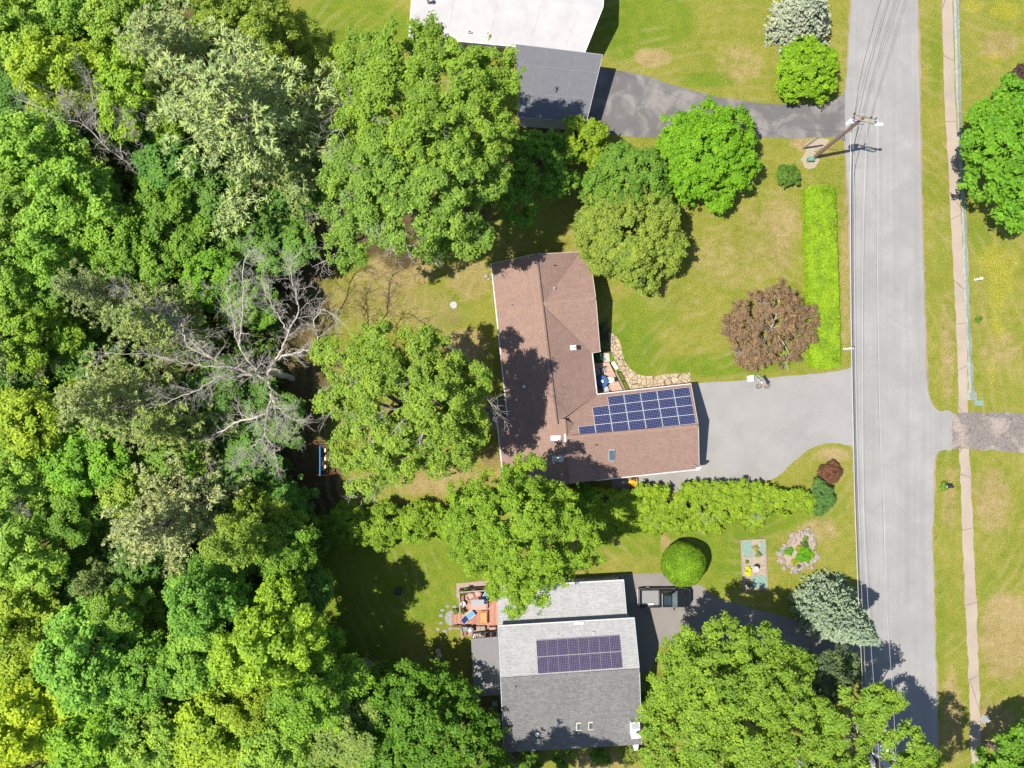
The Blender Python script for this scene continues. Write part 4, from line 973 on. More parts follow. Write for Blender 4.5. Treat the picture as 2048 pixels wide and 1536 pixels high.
for i, (px, py, r, h, c, lb) in enumerate([(905,1040,40,2.6,(.085,.14,.012),'rounded shrub under the left side of the maple in the row'),(835,1045,40,2.7,(.095,.145,.014),'rounded yellow green shrub right of the middle of the row'),(765,1050,44,2.9,(.09,.14,.014),'rounded yellow green shrub in the middle of the row'),(695,1050,44,2.9,(.085,.135,.014),'rounded light green shrub left of the middle of the row'),(628,1070,44,2.8,(.06,.11,.014),'darker rounded shrub at the wood end of the row'),(1165,1000,30,1.8,(.06,.12,.010),'dark green rounded shrub at the maple end of the long hedge')]):
    broad_tree('row_shrub', lb, base_of(px, py, h*.5), LB((px,py,r*.85,h*.75),(px-r*.6,py+8,r*.6,h*.62),(px+r*.6,py-6,r*.6,h*.66),(px,py+r*.55,r*.55,h*.5),(px+4,py-r*.55,r*.55,h*.55)), c, cat='shrub', group='row of shrubs between the gardens', seed=110+i, trunk_r=.08, limbs=6, clump=.34, nleaf=46, size=.11, gap=.05, inner=.5, sat=3, sprig=.2)
def ball_core():
    mb = MB(); mb.blob((0, 0, 2.0), 1.85, 3, 0, 3, .08); mb.cyl((0, 0), .12, 0, 1.2, 8); return mb
b = W(1357.5,1119,0)
shrub_surface('ball_shrub', 'neatly clipped round bright green ball shrub beside the pickup', dome_sampler(2.16, 2.2, 2.05, -.85, zc=2.0, lump=.07), (.080,.138,.009), (b.x, b.y), 44000, .075, 95, core=ball_core(), jit=.5, push=.10)
# two small shrubs by the lower driveway edge / right strip weeds
for i, (px, py, r, c, lb) in enumerate([(1300,1178,14,(.06,.11,.012),'weedy tuft at the driveway edge behind the ball shrub'),(1888,972,8,(.06,.11,.012),'green tuft at the foot of the black mailbox'),(1955,640,6,(.05,.10,.012),'weed clump beside the grey green fabric strip')][1:]):
    broad_tree('weed_tuft', lb, base_of(px, py, .1), LB((px,py,r,.18,.5)), c, cat='plant', group='weed tufts', seed=130+i, trunk_r=.01, limbs=3, clump=.18, nleaf=26, size=.08)
# ------------------------------------------------------------------ buildings
def slab(mb, e0, e1, r1, r0, th=.12, m=0, mside=None):
    """roof slope: eave e0->e1, ridge r1<-r0, with UV in metres (v up the slope)"""
    e0, e1, r1, r0 = map(Vector, (e0, e1, r1, r0))
    n = (e1-e0).cross(r0-e0).normalized()
    if n.z < 0: n = -n
    u = (e1-e0).normalized(); v = n.cross(u)
    if v.dot(r0-e0) < 0: v = -v
    pts = [e0, e1, r1, r0]
    uv = [((p-e0).dot(u), (p-e0).dot(v)) for p in pts]
    if (e1-e0).cross(r0-e0).z < 0: pts = pts[::-1]; uv = uv[::-1]
    mb.quad(pts, m, uv)
    lo = [p - Vector((0, 0, th)) for p in pts]
    mb.quad(lo[::-1], m if mside is None else mside, uv[::-1])
    for i in range(4):
        j = (i+1) % 4; mb.quad([pts[i], lo[i], lo[j], pts[j]], m if mside is None else mside, [uv[i], uv[i], uv[j], uv[j]])
def gable_body(mb, eL0, eL1, eR1, eR0, r0, r1, inset=.35, m=0, drop=.16):
    """walls and gable ends under two slopes"""
    c = (eL0+eL1+eR0+eR1)/4
    def ins(p, k=1):
        d = c-p; d.z = 0
        ax = (r1-r0); ax.z = 0; ax.normalize(); s = Vector((-ax.y, ax.x, 0))
        q = p + ax*math.copysign(inset, d.dot(ax)) + (s*math.copysign(inset, d.dot(s)) if k else Vector((0, 0, 0)))
        return q
    L0, L1, R1, R0 = (ins(p) for p in (eL0, eL1, eR1, eR0)); A = ins(r0, 0); B = ins(r1, 0)
    for p in (L0, L1, R1, R0): p.z -= drop - .02
    A.z -= drop; B.z -= drop
    g = [Vector((p.x, p.y, 0)) for p in (L0, L1, R1, R0)]
    vs = g + [L0, L1, R1, R0, A, B]
    mb.faces(vs, [(0, 1, 5, 4), (1, 2, 6, 9, 5), (2, 3, 7, 6), (3, 0, 4, 8, 7), (4, 5, 9, 8), (8, 9, 6, 7)], m)
    return L0, L1, R1, R0
def trim(parent, name, segs, mat, w=.13, h=.15, dz=-.07):
    for a, b in segs:
        mb = MB(); mb.beam(Vector(a)+Vector((0, 0, dz)), Vector(b)+Vector((0, 0, dz)), w, h); mb.build(name, mat, parent)
def ridge_cap(mb, a, b, w=.3, m=0):
    a = Vector(a); b = Vector(b); d = (b-a).normalized(); s = Vector((-d.y, d.x, 0)).normalized()*w/2; up = Vector((0, 0, .07)); dn = Vector((0, 0, .02))
    L = (b-a).length
    mb.quad([a-s+dn, b-s+dn, b+up, a+up][::-1] if False else [a-s+dn, a+up, b+up, b-s+dn][::-1], m, [(0, .1), (L, .1), (L, .15), (0, .15)])
    mb.quad([a+s+dn, b+s+dn, b+up, a+up], m, [(0, .1), (L, .1), (L, .15), (0, .15)])
def wall_panel(parent, name, a, b, z0, z1, mat, proud=.03, frame=True, cols=1):
    """window or door standing 3 cm proud of a wall line a->b (outside on the right-hand side)"""
    a = Vector((a[0], a[1], 0)); b = Vector((b[0], b[1], 0)); d = (b-a).normalized(); n = Vector((d.y, -d.x, 0)); L = (b-a).length
    q = Matrix((d, -n, Vector((0, 0, 1)))).transposed()
    mb = MB(); mb.box((a+b)/2 + n*(proud/2) + Vector((0, 0, (z0+z1)/2)), (L, proud, z1-z0), 0, mat=q)
    o = mb.build(name, mat, parent)
    if frame:
        mb = MB(); t = .07
        for s in (z0-t/2, z1+t/2): mb.box((a+b)/2 + n*(proud/2+.012) + Vector((0, 0, s)), (L+2*t, proud+.03, t), 0, mat=q)
        for s in (0, L): mb.box(a + d*(s-t/2 if s == 0 else s+t/2) + n*(proud/2+.012) + Vector((0, 0, (z0+z1)/2)), (t, proud+.03, z1-z0), 0, mat=q)
        mb.build('frame', M['white'], o, root=parent)
    return o
def solar(parent, pl, corners, nx, ny, skip, mat, off=.12):
    """modules in a grid between four photo corners (TL,TR,BR,BL) on a roof plane"""
    tl, tr, br, bl = (Wp(c[0], c[1], pl, off) for c in corners)
    proto = None
    for j in range(ny):
        for i in range(nx):
            if (i, j) in skip: continue
            def at(u, v): return tl.lerp(tr, u).lerp(bl.lerp(br, u), v)
            g = .012
            q = [at((i+a)/nx, (j+b)/ny) for a, b in ((g, 1-g), (1-g, 1-g), (1-g, g), (g, g))]
            q = [at((i+(.5+(a-.5)*.972))/nx, (j+(.5+(b-.5)*.985))/ny) for a, b in ((0, 1), (1, 1), (1, 0), (0, 0))]
            mb = MB(); n = Vector((0, 0, -.045)); mb.quad(q, 0, [(0, 0), (1, 0), (1, 1), (0, 1)])
            for k in range(4):
                a, b = q[k], q[(k+1) % 4]; mb.quad([a, a+n, b+n, b], 1)
            mb.build('solar_panel', [mat, M['greymetal']], parent)
    for j in range(ny):
        for v in (.25, .75):
            mb = MB(); a = tl.lerp(bl, (j+v)/ny); b = tr.lerp(br, (j+v)/ny); k = max([i for i in range(nx) if (i, j) in skip], default=-1)+1
            mb.beam(a.lerp(b, k/nx) + Vector((0, 0, -.085)), b + Vector((0, 0, -.085)), .045, .06); mb.build('panel_rail', M['greymetal'], parent)

# ---------------- brown L-shaped house
def brown_house():
    zr, ze = 4.6, 2.8
    t = thing('brown_house', W(1130, 760), 'brown shingled house with blue solar panels on its garage wing', 'house')
    r0 = W(1070, 508, zr); r1 = W(1112, 848, zr); r2 = W(1126, 962, zr)
    eW0 = W(982, 527.5, ze); eW1 = W(1014.7, 836, ze); eE0 = W(1160, 503.5, ze); eE1 = W(1194, 788, ze)
    sW0 = W(993.2, 833, 2.60); sW1 = W(1009, 985, 2.60); sr0 = W(1128, 838, 4.61); sr1 = W(1142, 967, 4.61)
    eE2 = W(1214, 960, ze)
    gN0 = W(1194, 788.5, ze); gN1 = W(1382, 767.5, ze); gS0 = W(1190, 961, ze); gS1 = W(1398.5, 938.5, ze); gr0 = W(1120, 876.5, 4.62); gr1 = W(1397, 852, 4.62)
    cN0 = W(1178.3, 500.3, ze); cS0 = W(1200.5, 703.3, ze); cr1 = W(1191.8, 597, 4.55); cr0 = W(1078, 608, 4.55); cN1 = W(1105, 511.5, ze); cS1 = W(1120, 716, ze)
    roof = MB()
    e1x = lambda a, b, k: a + (b-a)*k
    slab(roof, eW0, eW1, r1, r0); slab(roof, eE1, eE0, r0, r1)
    slab(roof, sW0, sW1, sr1, sr0)
    slab(roof, W(1207, 958.5, 2.8), W(1194, 868, 2.8), sr0, sr1)
    slab(roof, gN1, gN0 + (gN0-gN1)*.34, gr0, gr1); slab(roof, gS0 + (gS0-gS1)*.36, gS1, gr1, gr0)
    slab(roof, cS0, cN0, cr1, cr1) if False else None
    # east cross gable
    slab(roof, cN1, cN0, cr1, cr0); slab(roof, cS0, cS1, cr0, cr1)
    roof.build('roof', M['brownshingle'], t)
    for a, b in ((r0, r1), (sr0, sr1), (gr0, gr1), (cr0, cr1)):
        cap = MB(); ridge_cap(cap, a, b, .34); cap.build('ridge_cap', M['brownshingle'], t)
    pe_ = plane3(eE0, eE1, r1); pg_ = plane3(gN0, gN1, gr1)
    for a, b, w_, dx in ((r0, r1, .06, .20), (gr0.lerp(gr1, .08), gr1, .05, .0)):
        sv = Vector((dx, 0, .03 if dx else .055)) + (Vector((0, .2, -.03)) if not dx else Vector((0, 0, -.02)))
        mb = MB(); mb.beam(a+sv, b+sv, w_, .05); mb.build('ridge_strip', M['ridgestrip'], t)  # thin dark strip running just beside the ridge cap
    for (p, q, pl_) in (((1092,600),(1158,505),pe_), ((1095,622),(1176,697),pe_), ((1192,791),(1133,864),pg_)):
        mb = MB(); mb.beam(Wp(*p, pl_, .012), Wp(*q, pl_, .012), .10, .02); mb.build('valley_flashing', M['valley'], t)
    wl = MB()
    gable_body(wl, eW0, eW1, eE1, eE0, r0, r1); 
    gable_body(wl, gN0, gN1, gS1, gS0, W(1192, 870.3, 4.62), gr1)
    gable_body(wl, cS1, cS0, cN0, cN1, cr0, cr1)
    gable_body(wl, sW1, sW0, W(1180, 840, 2.6), W(1190, 962, 2.6), sr1, sr0, .35)
    wl.build('wall', M['beige'], t)
    # gutters and rake boards
    trim(t, 'gutter', [(eW0, eW1), (sW0, sW1), (cN0, cS0), (W(1184.5, 706, ze), eE1), (gN0, gN1), (gS0, gS1)], M['trim'], .11, .12, -.04)
    trim(t, 'rake_board', [(eW0, r0), (eE0, r0), (gN1, gr1), (gr1, gS1), (cN0, cr1), (cr1, cS0), (eW1, W(1030, 833.5, 3.1)), (cN0, W(1130, 507.5, 2.8)), (cS0, W(1184.5, 706, ze))], M['beige'], .05, .16, -.08)
    # solar panels on the garage slope
    pl = plane3(gN0, gN1, gr1)
    solar(t, pl, [(1148.5,802),(1378.5,774.5),(1392.5,847.8),(1158.7,872)], 7, 4, {(0,0),(1,0),(0,1),(0,2)}, M['panelblue'])
    # skylights
    def sky(px0, py0, px1, py1, pl, mat, fm):
        q = [Wp(px0, py1, pl, .08), Wp(px1, py1, pl, .08), Wp(px1, py0, pl, .08), Wp(px0, py0, pl, .08)]
        mb = MB(); c = sum(q, Vector())/4; q2 = [c+(p-c)*.82 + Vector((0, 0, .035)) for p in q]; dn = Vector((0, 0, -.14))
        for k in range(4):
            a, b = q[k], q[(k+1) % 4]; a2, b2 = q2[k], q2[(k+1) % 4]; mb.quad([a+dn, b+dn, b, a]); mb.quad([a, b, b2, a2])
        o = mb.build('skylight', fm, t); g = MB(); g.quad([p - Vector((0, 0, .012)) for p in q2]); g.build('pane', mat, o, root=t)
    ps = plane3(sW0, sW1, sr1)
    sky(1101, 871, 1123, 881, ps, M['skylight'], M['greymetal']); sky(1104, 912, 1128, 923, ps, M['skylight'], M['greymetal'])
    pg = plane3(gS0, gS1, gr1)
    sky(1217, 898, 1230, 921.5, pg, M['darkskylight'], M['greymetal'])
    # chimney flue box, vent pipes
    pe = plane3(eE0, eE1, r1)
    c = Wp(1145, 696, pe)
    mb = MB(); mb.box((c.x, c.y, c.z+.25), (.46, .38, 1.0), 0, rz=R(6)); mb.box((c.x, c.y, c.z+.78), (.58, .46, .06), 0, rz=R(6)); mb.cyl((c.x, c.y), .14, c.z+.8, c.z+1.05, 12)
    mb.build('chimney', M['whitemetal'], t)
    pw = plane3(eW0, eW1, r1)
    for (px, py, p, m_, hh, rr) in [(1108,577,pe,'greymetal',.35,.07),(1108.5,531,pe,'black',.3,.05),(1018,670,pw,'black',.3,.05),(1048,773,pw,'greymetal',.15,.14),(1191,890,pg,'black',.35,.05),(1024,610,pw,'black',.2,.04)]:
        q = Wp(px, py, p); mb = MB(); mb.cyl((q.x, q.y), rr, q.z-.1, q.z+hh, 10); mb.cyl((q.x, q.y), rr*1.25, q.z+hh, q.z+hh+.03, 10); mb.build('vent_pipe', M[m_], t)
    # south ridge flashing strip
    mb = MB(); mb.beam(W(1129.5, 868, 4.68), W(1131, 886, 4.68), .16, .03); mb.build('flashing', M['whitemetal'], t)
    # satellite dish at the garage corner
    q = W(1392, 934, 2.9); mb = MB()
    mb.tube([(q.x-.25, q.y+.25, 2.75), (q.x-.25, q.y+.25, 3.3), (q.x-.05, q.y+.05, 3.5)], .025, 6)
    o = mb.build('dish_mast', M['greymetal'], t)
    mb = MB(); d = Vector((.25, -.75, .6)).normalized(); u = d.orthogonal().normalized(); w = d.cross(u); cc = Vector((q.x, q.y, 3.5)); rings = []
    vs = [cc]; fs = []
    for k, (rr_, dep) in enumerate([(.14, .012), (.28, .05), (.36, .09)]):
        for i in range(16):
            a = i*math.pi/8; vs.append(cc + (u*math.cos(a)+w*math.sin(a))*rr_ + d*dep)
    for i in range(16):
        j = (i+1) % 16; fs.append((0, 1+i, 1+j)); 
        for k in (0, 1): fs.append((1+k*16+i, 1+k*16+j, 1+(k+1)*16+j, 1+(k+1)*16+i)); 
    fs = [f[::-1] for f in fs]
    mb.faces(vs, fs); mb.tube([cc + d*.02, cc + d*.42], .012, 5); mb.build('satellite_dish', M['whitemetal'], t, smooth=False)
    # doors and windows in the walls
    gE = [(gN1, gr1, gS1)]
    n1 = gN1.copy(); s1 = gS1.copy(); ax = (n1-s1); ax.z = 0; L = ax.length; ax.normalize(); ex = Vector((ax.y, -ax.x, 0))
    line = lambda k: s1 + ax*(L*k) - ex*.35
    for k0, k1 in ((.10, .44), (.54, .88)): wall_panel(t, 'garage_door', line(k0), line(k1), .05, 2.2, M['whitesiding'])
    w0 = cN0.copy(); w1 = cS0.copy(); ax2 = (w0-w1); ax2.z = 0; L2 = ax2.length; ax2.normalize(); ex2 = Vector((ax2.y, -ax2.x, 0)); line2 = lambda k: w1 + ax2*(L2*k) - ex2*.35
    for k0, k1 in ((.12, .30), (.42, .60), (.72, .90)): wall_panel(t, 'window', line2(k0), line2(k1), .9, 2.1, M['glass'])
    p0, p1 = eW0.copy(), eW1.copy(); ax3 = (p1-p0); ax3.z = 0; L3 = ax3.length; ax3.normalize(); ex3 = Vector((ax3.y, -ax3.x, 0)); line3 = lambda k: p0 + ax3*(L3*k) - ex3*.35
    for k0, k1 in ((.08, .16), (.28, .38), (.55, .63), (.75, .8)): wall_panel(t, 'window', line3(k0), line3(k1), .9, 2.1, M['glass'])
    return t
brown_house()

# porch of the brown house
def porch():
    z = .45
    t = thing('front_porch', W(1215, 748), 'pinkish board porch in the corner of the brown house', 'porch')
    poly = [W(*p, z) for p in ((1188,727),(1218,724.5),(1246,781),(1192,789))]
    mb = MB(); mb.prism([tuple(p)[:2] for p in poly], .05, z); mb.build('deck_board', M['pinkdeck'], t)
    mb = MB(); a, b = W(1219, 724.5, 0), W(1247, 781, 0)
    d = (b-a); L = d.length; d.normalize()
    segs = [(.36, 1.0)]
    for s0, s1 in segs:
        p0, p1 = a+d*L*s0, a+d*L*s1; n = max(2, int((p1-p0).length/.13))
        for zz in (z+.1, z+.92): mb.beam(p0+Vector((0, 0, zz)), p1+Vector((0, 0, zz)), .07, .05)
        for i in range(n+1):
            q = p0.lerp(p1, i/n); mb.beam(q+Vector((0, 0, z)), q+Vector((0, 0, z+.92)), .035 if i % 8 else .09)
    mb.build('railing', M['wood'], t)
    mb = MB(); s0 = W(1222, 726, 0); s1 = W(1231, 740, 0); ax = (s1-s0); nn = Vector((-ax.y, ax.x, 0)).normalized()*-.0; q = ax.normalized(); out = Vector((-q.y, q.x, 0)).normalized()
    if out.x < 0: out = -out
    mb.prism([tuple(p)[:2] for p in (s0, s1, s1+out*.35, s0+out*.35)], 0, .24); mb.build('step', M['white'], t)
    mb = MB(); mb.prism([tuple(p)[:2] for p in (W(1205,707), W(1218,706), W(1220,723.5), W(1206,724.5))], .0, .12); mb.build('stone_border', M['concrete'], t)
    # round table with dark blue cloth
    c = W(1203.5, 763, .9)
    t2 = thing('round_table', (c.x, c.y, z), 'round porch table under a dark blue cloth', 'table')
    mb = MB(); mb.lathe((c.x, c.y), [(.70, z+.45), (.66, z+.6), (.62, z+.715), (.60, z+.74), (0, z+.745)], 24); mb.build('tablecloth', M['bluefabric'], t2)
    mb = MB(); mb.cyl((c.x, c.y), .06, z, z+.5, 8); mb.cyl((c.x, c.y), .3, z, z+.04, 12); mb.build('leg', M['darkmetal'], t2)
    v = thing('white_bowl', (c.x-.02, c.y+.02, z+.75), 'small white bowl in the middle of the blue porch table', 'bowl')
    mb = MB(); mb.lathe((c.x-.02, c.y+.02), [(.06, z+.75), (.13, z+.83), (.15, z+.86), (.12, z+.85), (0, z+.80)], 12); mb.build('bowl', M['white'], v)
    def chair(px, py, rz, label, mat):
        p = W(px, py, .9); t3 = thing('patio_chair', (p.x, p.y, z), label, 'chair', 'chairs at the blue porch table', rz)
        mb = MB(); mb.box((0, 0, .42), (.52, .5, .06), bev=.02); mb.build('seat', M[mat], t3, local=True)
        mb = MB(); mb.box((.30, 0, .72), (.06, .5, .62), mat=Matrix.Rotation(R(14), 3, 'Y'), bev=.02); mb.build('backrest', M[mat], t3, local=True)
        for sy in (-.26, .26):
            mb = MB(); mb.tube([(-.25, sy, 0), (-.25, sy, .62), (.28, sy, .64), (.36, sy, 0)], .018, 6); mb.build('leg', M['whitemetal'], t3, local=True)
    chair(1219.5, 760, R(5), 'pale cushioned patio chair in the sun beside the blue table', 'palegreen')
    chair(1211, 779, R(-70), 'patio chair below the blue table at the garage wall', 'greymetal')
    chair(1203, 741, R(100), 'patio chair above the blue table in the shade of the eave', 'darkmetal')
porch()

# back steps of the brown house
def back_steps():
    z = .9; t = thing('wooden_landing', W(992, 825), 'mossy wooden landing with stairs at the back of the brown house', 'landing')
    mb = MB(); mb.prism([tuple(W(*p, z))[:2] for p in ((986,801),(1011,798),(1014,836),(992,838))], z-.12, z); mb.prism([tuple(W(*p, z))[:2] for p in ((970.5,813.5),(985.8,812),(991.5,838),(974.5,840))], z-.12, z-.004)
    mb.build('deck_board', M['greydeck'], t)
    mb = MB()
    for k in range(4):
        q0 = 840+k*4.6; zz = z-.2*(k+1)
        mb.prism([tuple(W(*p, zz))[:2] for p in ((974.5+k*.7,q0),(993+k*.4,q0-2),(993.5+k*.4,q0+3.9),(975+k*.7,q0+5.6))], zz-.05, zz)
    mb.build('stair_tread', M['greenwood'], t)
    mb = MB()
    pts = [[(1011,798),(986,801),(985.5,812.5),(970.5,814),(974.5,840)], [(993,838),(1003,836.5)]]
    for pl in pts:
        P = [W(*p, z) for p in pl]
        for a, b in zip(P, P[1:]):
            mb.beam(a+Vector((0, 0, .92)), b+Vector((0, 0, .92)), .14, .045); mb.beam(a+Vector((0, 0, .15)), b+Vector((0, 0, .15)), .05, .08)
            n = max(2, int((b-a).length/.14))
            for i in range(n+1): q = a.lerp(b, i/n); mb.beam(q, q+Vector((0, 0, .92)), .035)
        for a in P: mb.beam((a.x, a.y, 0), (a.x, a.y, z+.95), .09)
    mb.build('railing', M['greenwood'], t)
back_steps()

# ---------------- grey house
def grey_house():
    t = thing('grey_house', W(1130, 1340), 'grey shingled house with purple solar panels and a white chimney', 'house')
    r0 = W(1001, 1360, 6.2); r1 = W(1279, 1341.5, 6.2)
    n0 = W(995.6, 1252, 4.4); n1 = W(1268.7, 1236, 4.4); s0 = W(1008, 1505, 3.6); s1 = W(1262, 1491, 3.6)
    s1b = W(1281, 1439, 4.55)
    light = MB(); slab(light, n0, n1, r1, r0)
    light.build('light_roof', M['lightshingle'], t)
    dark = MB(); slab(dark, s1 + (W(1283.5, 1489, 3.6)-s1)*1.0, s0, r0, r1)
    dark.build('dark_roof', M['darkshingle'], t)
    cap = MB(); ridge_cap(cap, r0, r1, .42); cap.build('ridge_cap', M['darkshingle'], t)
    # lower extension in front of the main wall
    a0 = W(993.5, 1174, 2.5); a1 = W(1247.5, 1160, 2.5); b0 = W(995.6, 1253, 3.35); b1 = W(1254, 1235.5, 3.35)
    lo = MB(); slab(lo, a1, a0, b0, b1); lo.build('porch_roof', M['lightshingle'], t)
    wl = MB()
    g = gable_body(wl, n1, n0, s0, W(1283.5, 1489, 3.6), r1, r0, .3)
    ps = [W(995, 1177, 2.3), W(1245, 1163, 2.3), W(1252, 1240, 2.3), W(997, 1256, 2.3)]
    c = sum(ps, Vector())/4; ps = [p + (c-p)*.03 for p in ps]
    top = [ps[0].copy(), ps[1].copy(), ps[2].copy(), ps[3].copy()]
    for p, zz in zip(top, (2.36, 2.36, 3.15, 3.15)): p.z = zz
    wl.faces([Vector((p.x, p.y, 0)) for p in ps]+top, [(0, 1, 5, 4)[::-1], (1, 2, 6, 5)[::-1], (2, 3, 7, 6)[::-1], (3, 0, 4, 7)[::-1], (4, 5, 6, 7)[::-1]])
    wl.build('wall', M['greysiding'], t)
    trim(t, 'gutter', [(n0, n1), (a0, a1)], M['trim'], .12, .12, -.05)
    trim(t, 'rake_board', [(n0, r0), (n1, r1), (r1, W(1283.5, 1489, 3.6)), (s0, r0), (a1, b1)], M['greysiding'], .06, .18, -.09)
    pl = plane3(n0, n1, r1)
    solar(t, pl, [(1072,1280.7),(1238.8,1270),(1244.9,1336),(1075.7,1348)], 8, 2, set(), M['panelpurple'], .1)
    # roof hatches
    pd = plane3(s0, W(1283.5, 1489, 3.6), r1)
    for px in (1157.5, 1181.5):
        q = [Wp(px+dx, 1452+dy-(px-1157)*.06, pd, .09) for dx, dy in ((-5, 8.5), (5, 8), (5, -8.5), (-5, -8))]
        mb = MB(); c = sum(q, Vector())/4; q2 = [c+(p-c)*.74+Vector((0, 0, .04)) for p in q]; dn = Vector((0, 0, -.15))
        for k in range(4):
            a, b = q[k], q[(k+1) % 4]; mb.quad([a+dn, b+dn, b, a]); mb.quad([a, b, q2[(k+1) % 4], q2[k]])
        o = mb.build('skylight', M['beige'], t); gm = MB(); gm.quad([p-Vector((0, 0, .012)) for p in q2]); gm.build('pane', M['darkskylight'], o, root=t)
    q = Wp(1074, 1466, pd); mb = MB(); mb.lathe((q.x, q.y), [(.13, q.z-.05), (.13, q.z+.2), (.22, q.z+.22), (.2, q.z+.3), (0, q.z+.36)], 12); mb.build('roof_vent', M['whitemetal'], t)
    q = Wp(1031, 1372, pd); mb = MB(); mb.cyl((q.x, q.y), .05, q.z-.05, q.z+.35, 8); mb.build('vent_pipe', M['black'], t)
    for px, py, p in ((1158, 1246.5, pl), (1187, 1266, pl)):
        q = Wp(px, py, p, .03); mb = MB(); mb.box(q, (.95 if px < 1170 else .25, .2 if px < 1170 else .3, .1), rz=R(3)); mb.build('roof_vent', M['whitemetal' if px < 1170 else 'greymetal'], t)
    # chimney: tall painted block with a grey shoulder and a flue
    cx = MB(); p0 = W(1262, 1446, 5.2); p1 = W(1279, 1444, 5.2); p2 = W(1281.5, 1476, 5.2); p3 = W(1263.5, 1478, 5.2)
    cx.prism([tuple(p)[:2] for p in (p0, p1, p2, p3)], 0, 5.2)
    o = cx.build('chimney', M['white'], t)
    sh = MB(); zz = [tuple(W(px, py, 3.3))[:2] for px, py in ((1266,1479),(1279,1477.5),(1275.5,1500),(1268.5,1501))]; sh.prism(zz, 0, 3.3); sh.build('chimney_shoulder', M['white'], o, root=t)
    mb = MB(); mb.prism([tuple(W(px, py, 5.22))[:2] for px, py in ((1262.8,1447.5),(1277,1445.5),(1279.5,1457.5),(1263.8,1459))], 5.203, 5.235); mb.build('chimney_cap', M['greymetal'], o, root=t)
    q = W(1273.5, 1470, 5.6); mb = MB(); mb.cyl((q.x, q.y), .16, 5.2, 5.75, 12); mb.cyl((q.x, q.y), .24, 5.75, 5.8, 12); mb.build('flue', M['whitemetal'], o, root=t)
    # windows and a door
    d = (n1-n0); L = d.length; d.normalize(); d.z = 0; out = Vector((-d.y, d.x, 0)); base = n0 - out*.3
    for k0, k1 in ((.15, .25), (.45, .6), (.78, .9)): wall_panel(t, 'window', base+d*L*k1, base+d*L*k0, 3.42, 3.98, M['glass'])
    e = (W(1283.5, 1489, 3.6)-n1); L = e.length; e.z = 0; e.normalize(); o2 = Vector((-e.y, e.x, 0)); b2 = n1 - o2*.3
    for k0, k1, z0, z1 in ((.12, .26, 1, 2.2), (.38, .48, .1, 2.1), (.56, .7, 1, 2.2)): wall_panel(t, 'window' if z0 > .5 else 'door', b2+e*L*k1, b2+e*L*k0, z0, z1, M['glass'] if z0 > .5 else M['white'])
    # flat roofed screen porch on the west side
    p = thing('screen_porch', W(972, 1340), 'low screen porch with flat dark roof on the side of the grey house', 'porch')
    poly = [W(942, 1277.5, 2.9), W(995, 1273.3, 2.9), W(1002, 1390, 2.75), W(947.6, 1393, 2.75)]
    mb = MB(); vs = poly + [q - Vector((0, 0, .16)) for q in poly]
    mb.faces(vs, [(3, 2, 1, 0), (4, 5, 6, 7), (0, 1, 5, 4), (1, 2, 6, 5), (2, 3, 7, 6), (3, 0, 4, 7)]); mb.build('roof', M['rolledlight'], p)
    c = sum(poly, Vector())/4; g = [c+(q-c)*.94 for q in poly]; mb = MB()
    for i in range(4):
        a, b = g[i], g[(i+1) % 4]
        for k in range(4): q = a.lerp(b, k/4); mb.beam((q.x, q.y, 0), (q.x, q.y, 2.62), .1)
        mb.beam((a.x, a.y, .9), (b.x, b.y, .9), .07); mb.beam((a.x, a.y, .12), (b.x, b.y, .12), .08)
    mb.build('post', M['white'], p)
    mb = MB(); mb.prism([tuple(q)[:2] for q in g], .0, .3); mb.build('floor_deck', M['greydeck'], p)
grey_house()

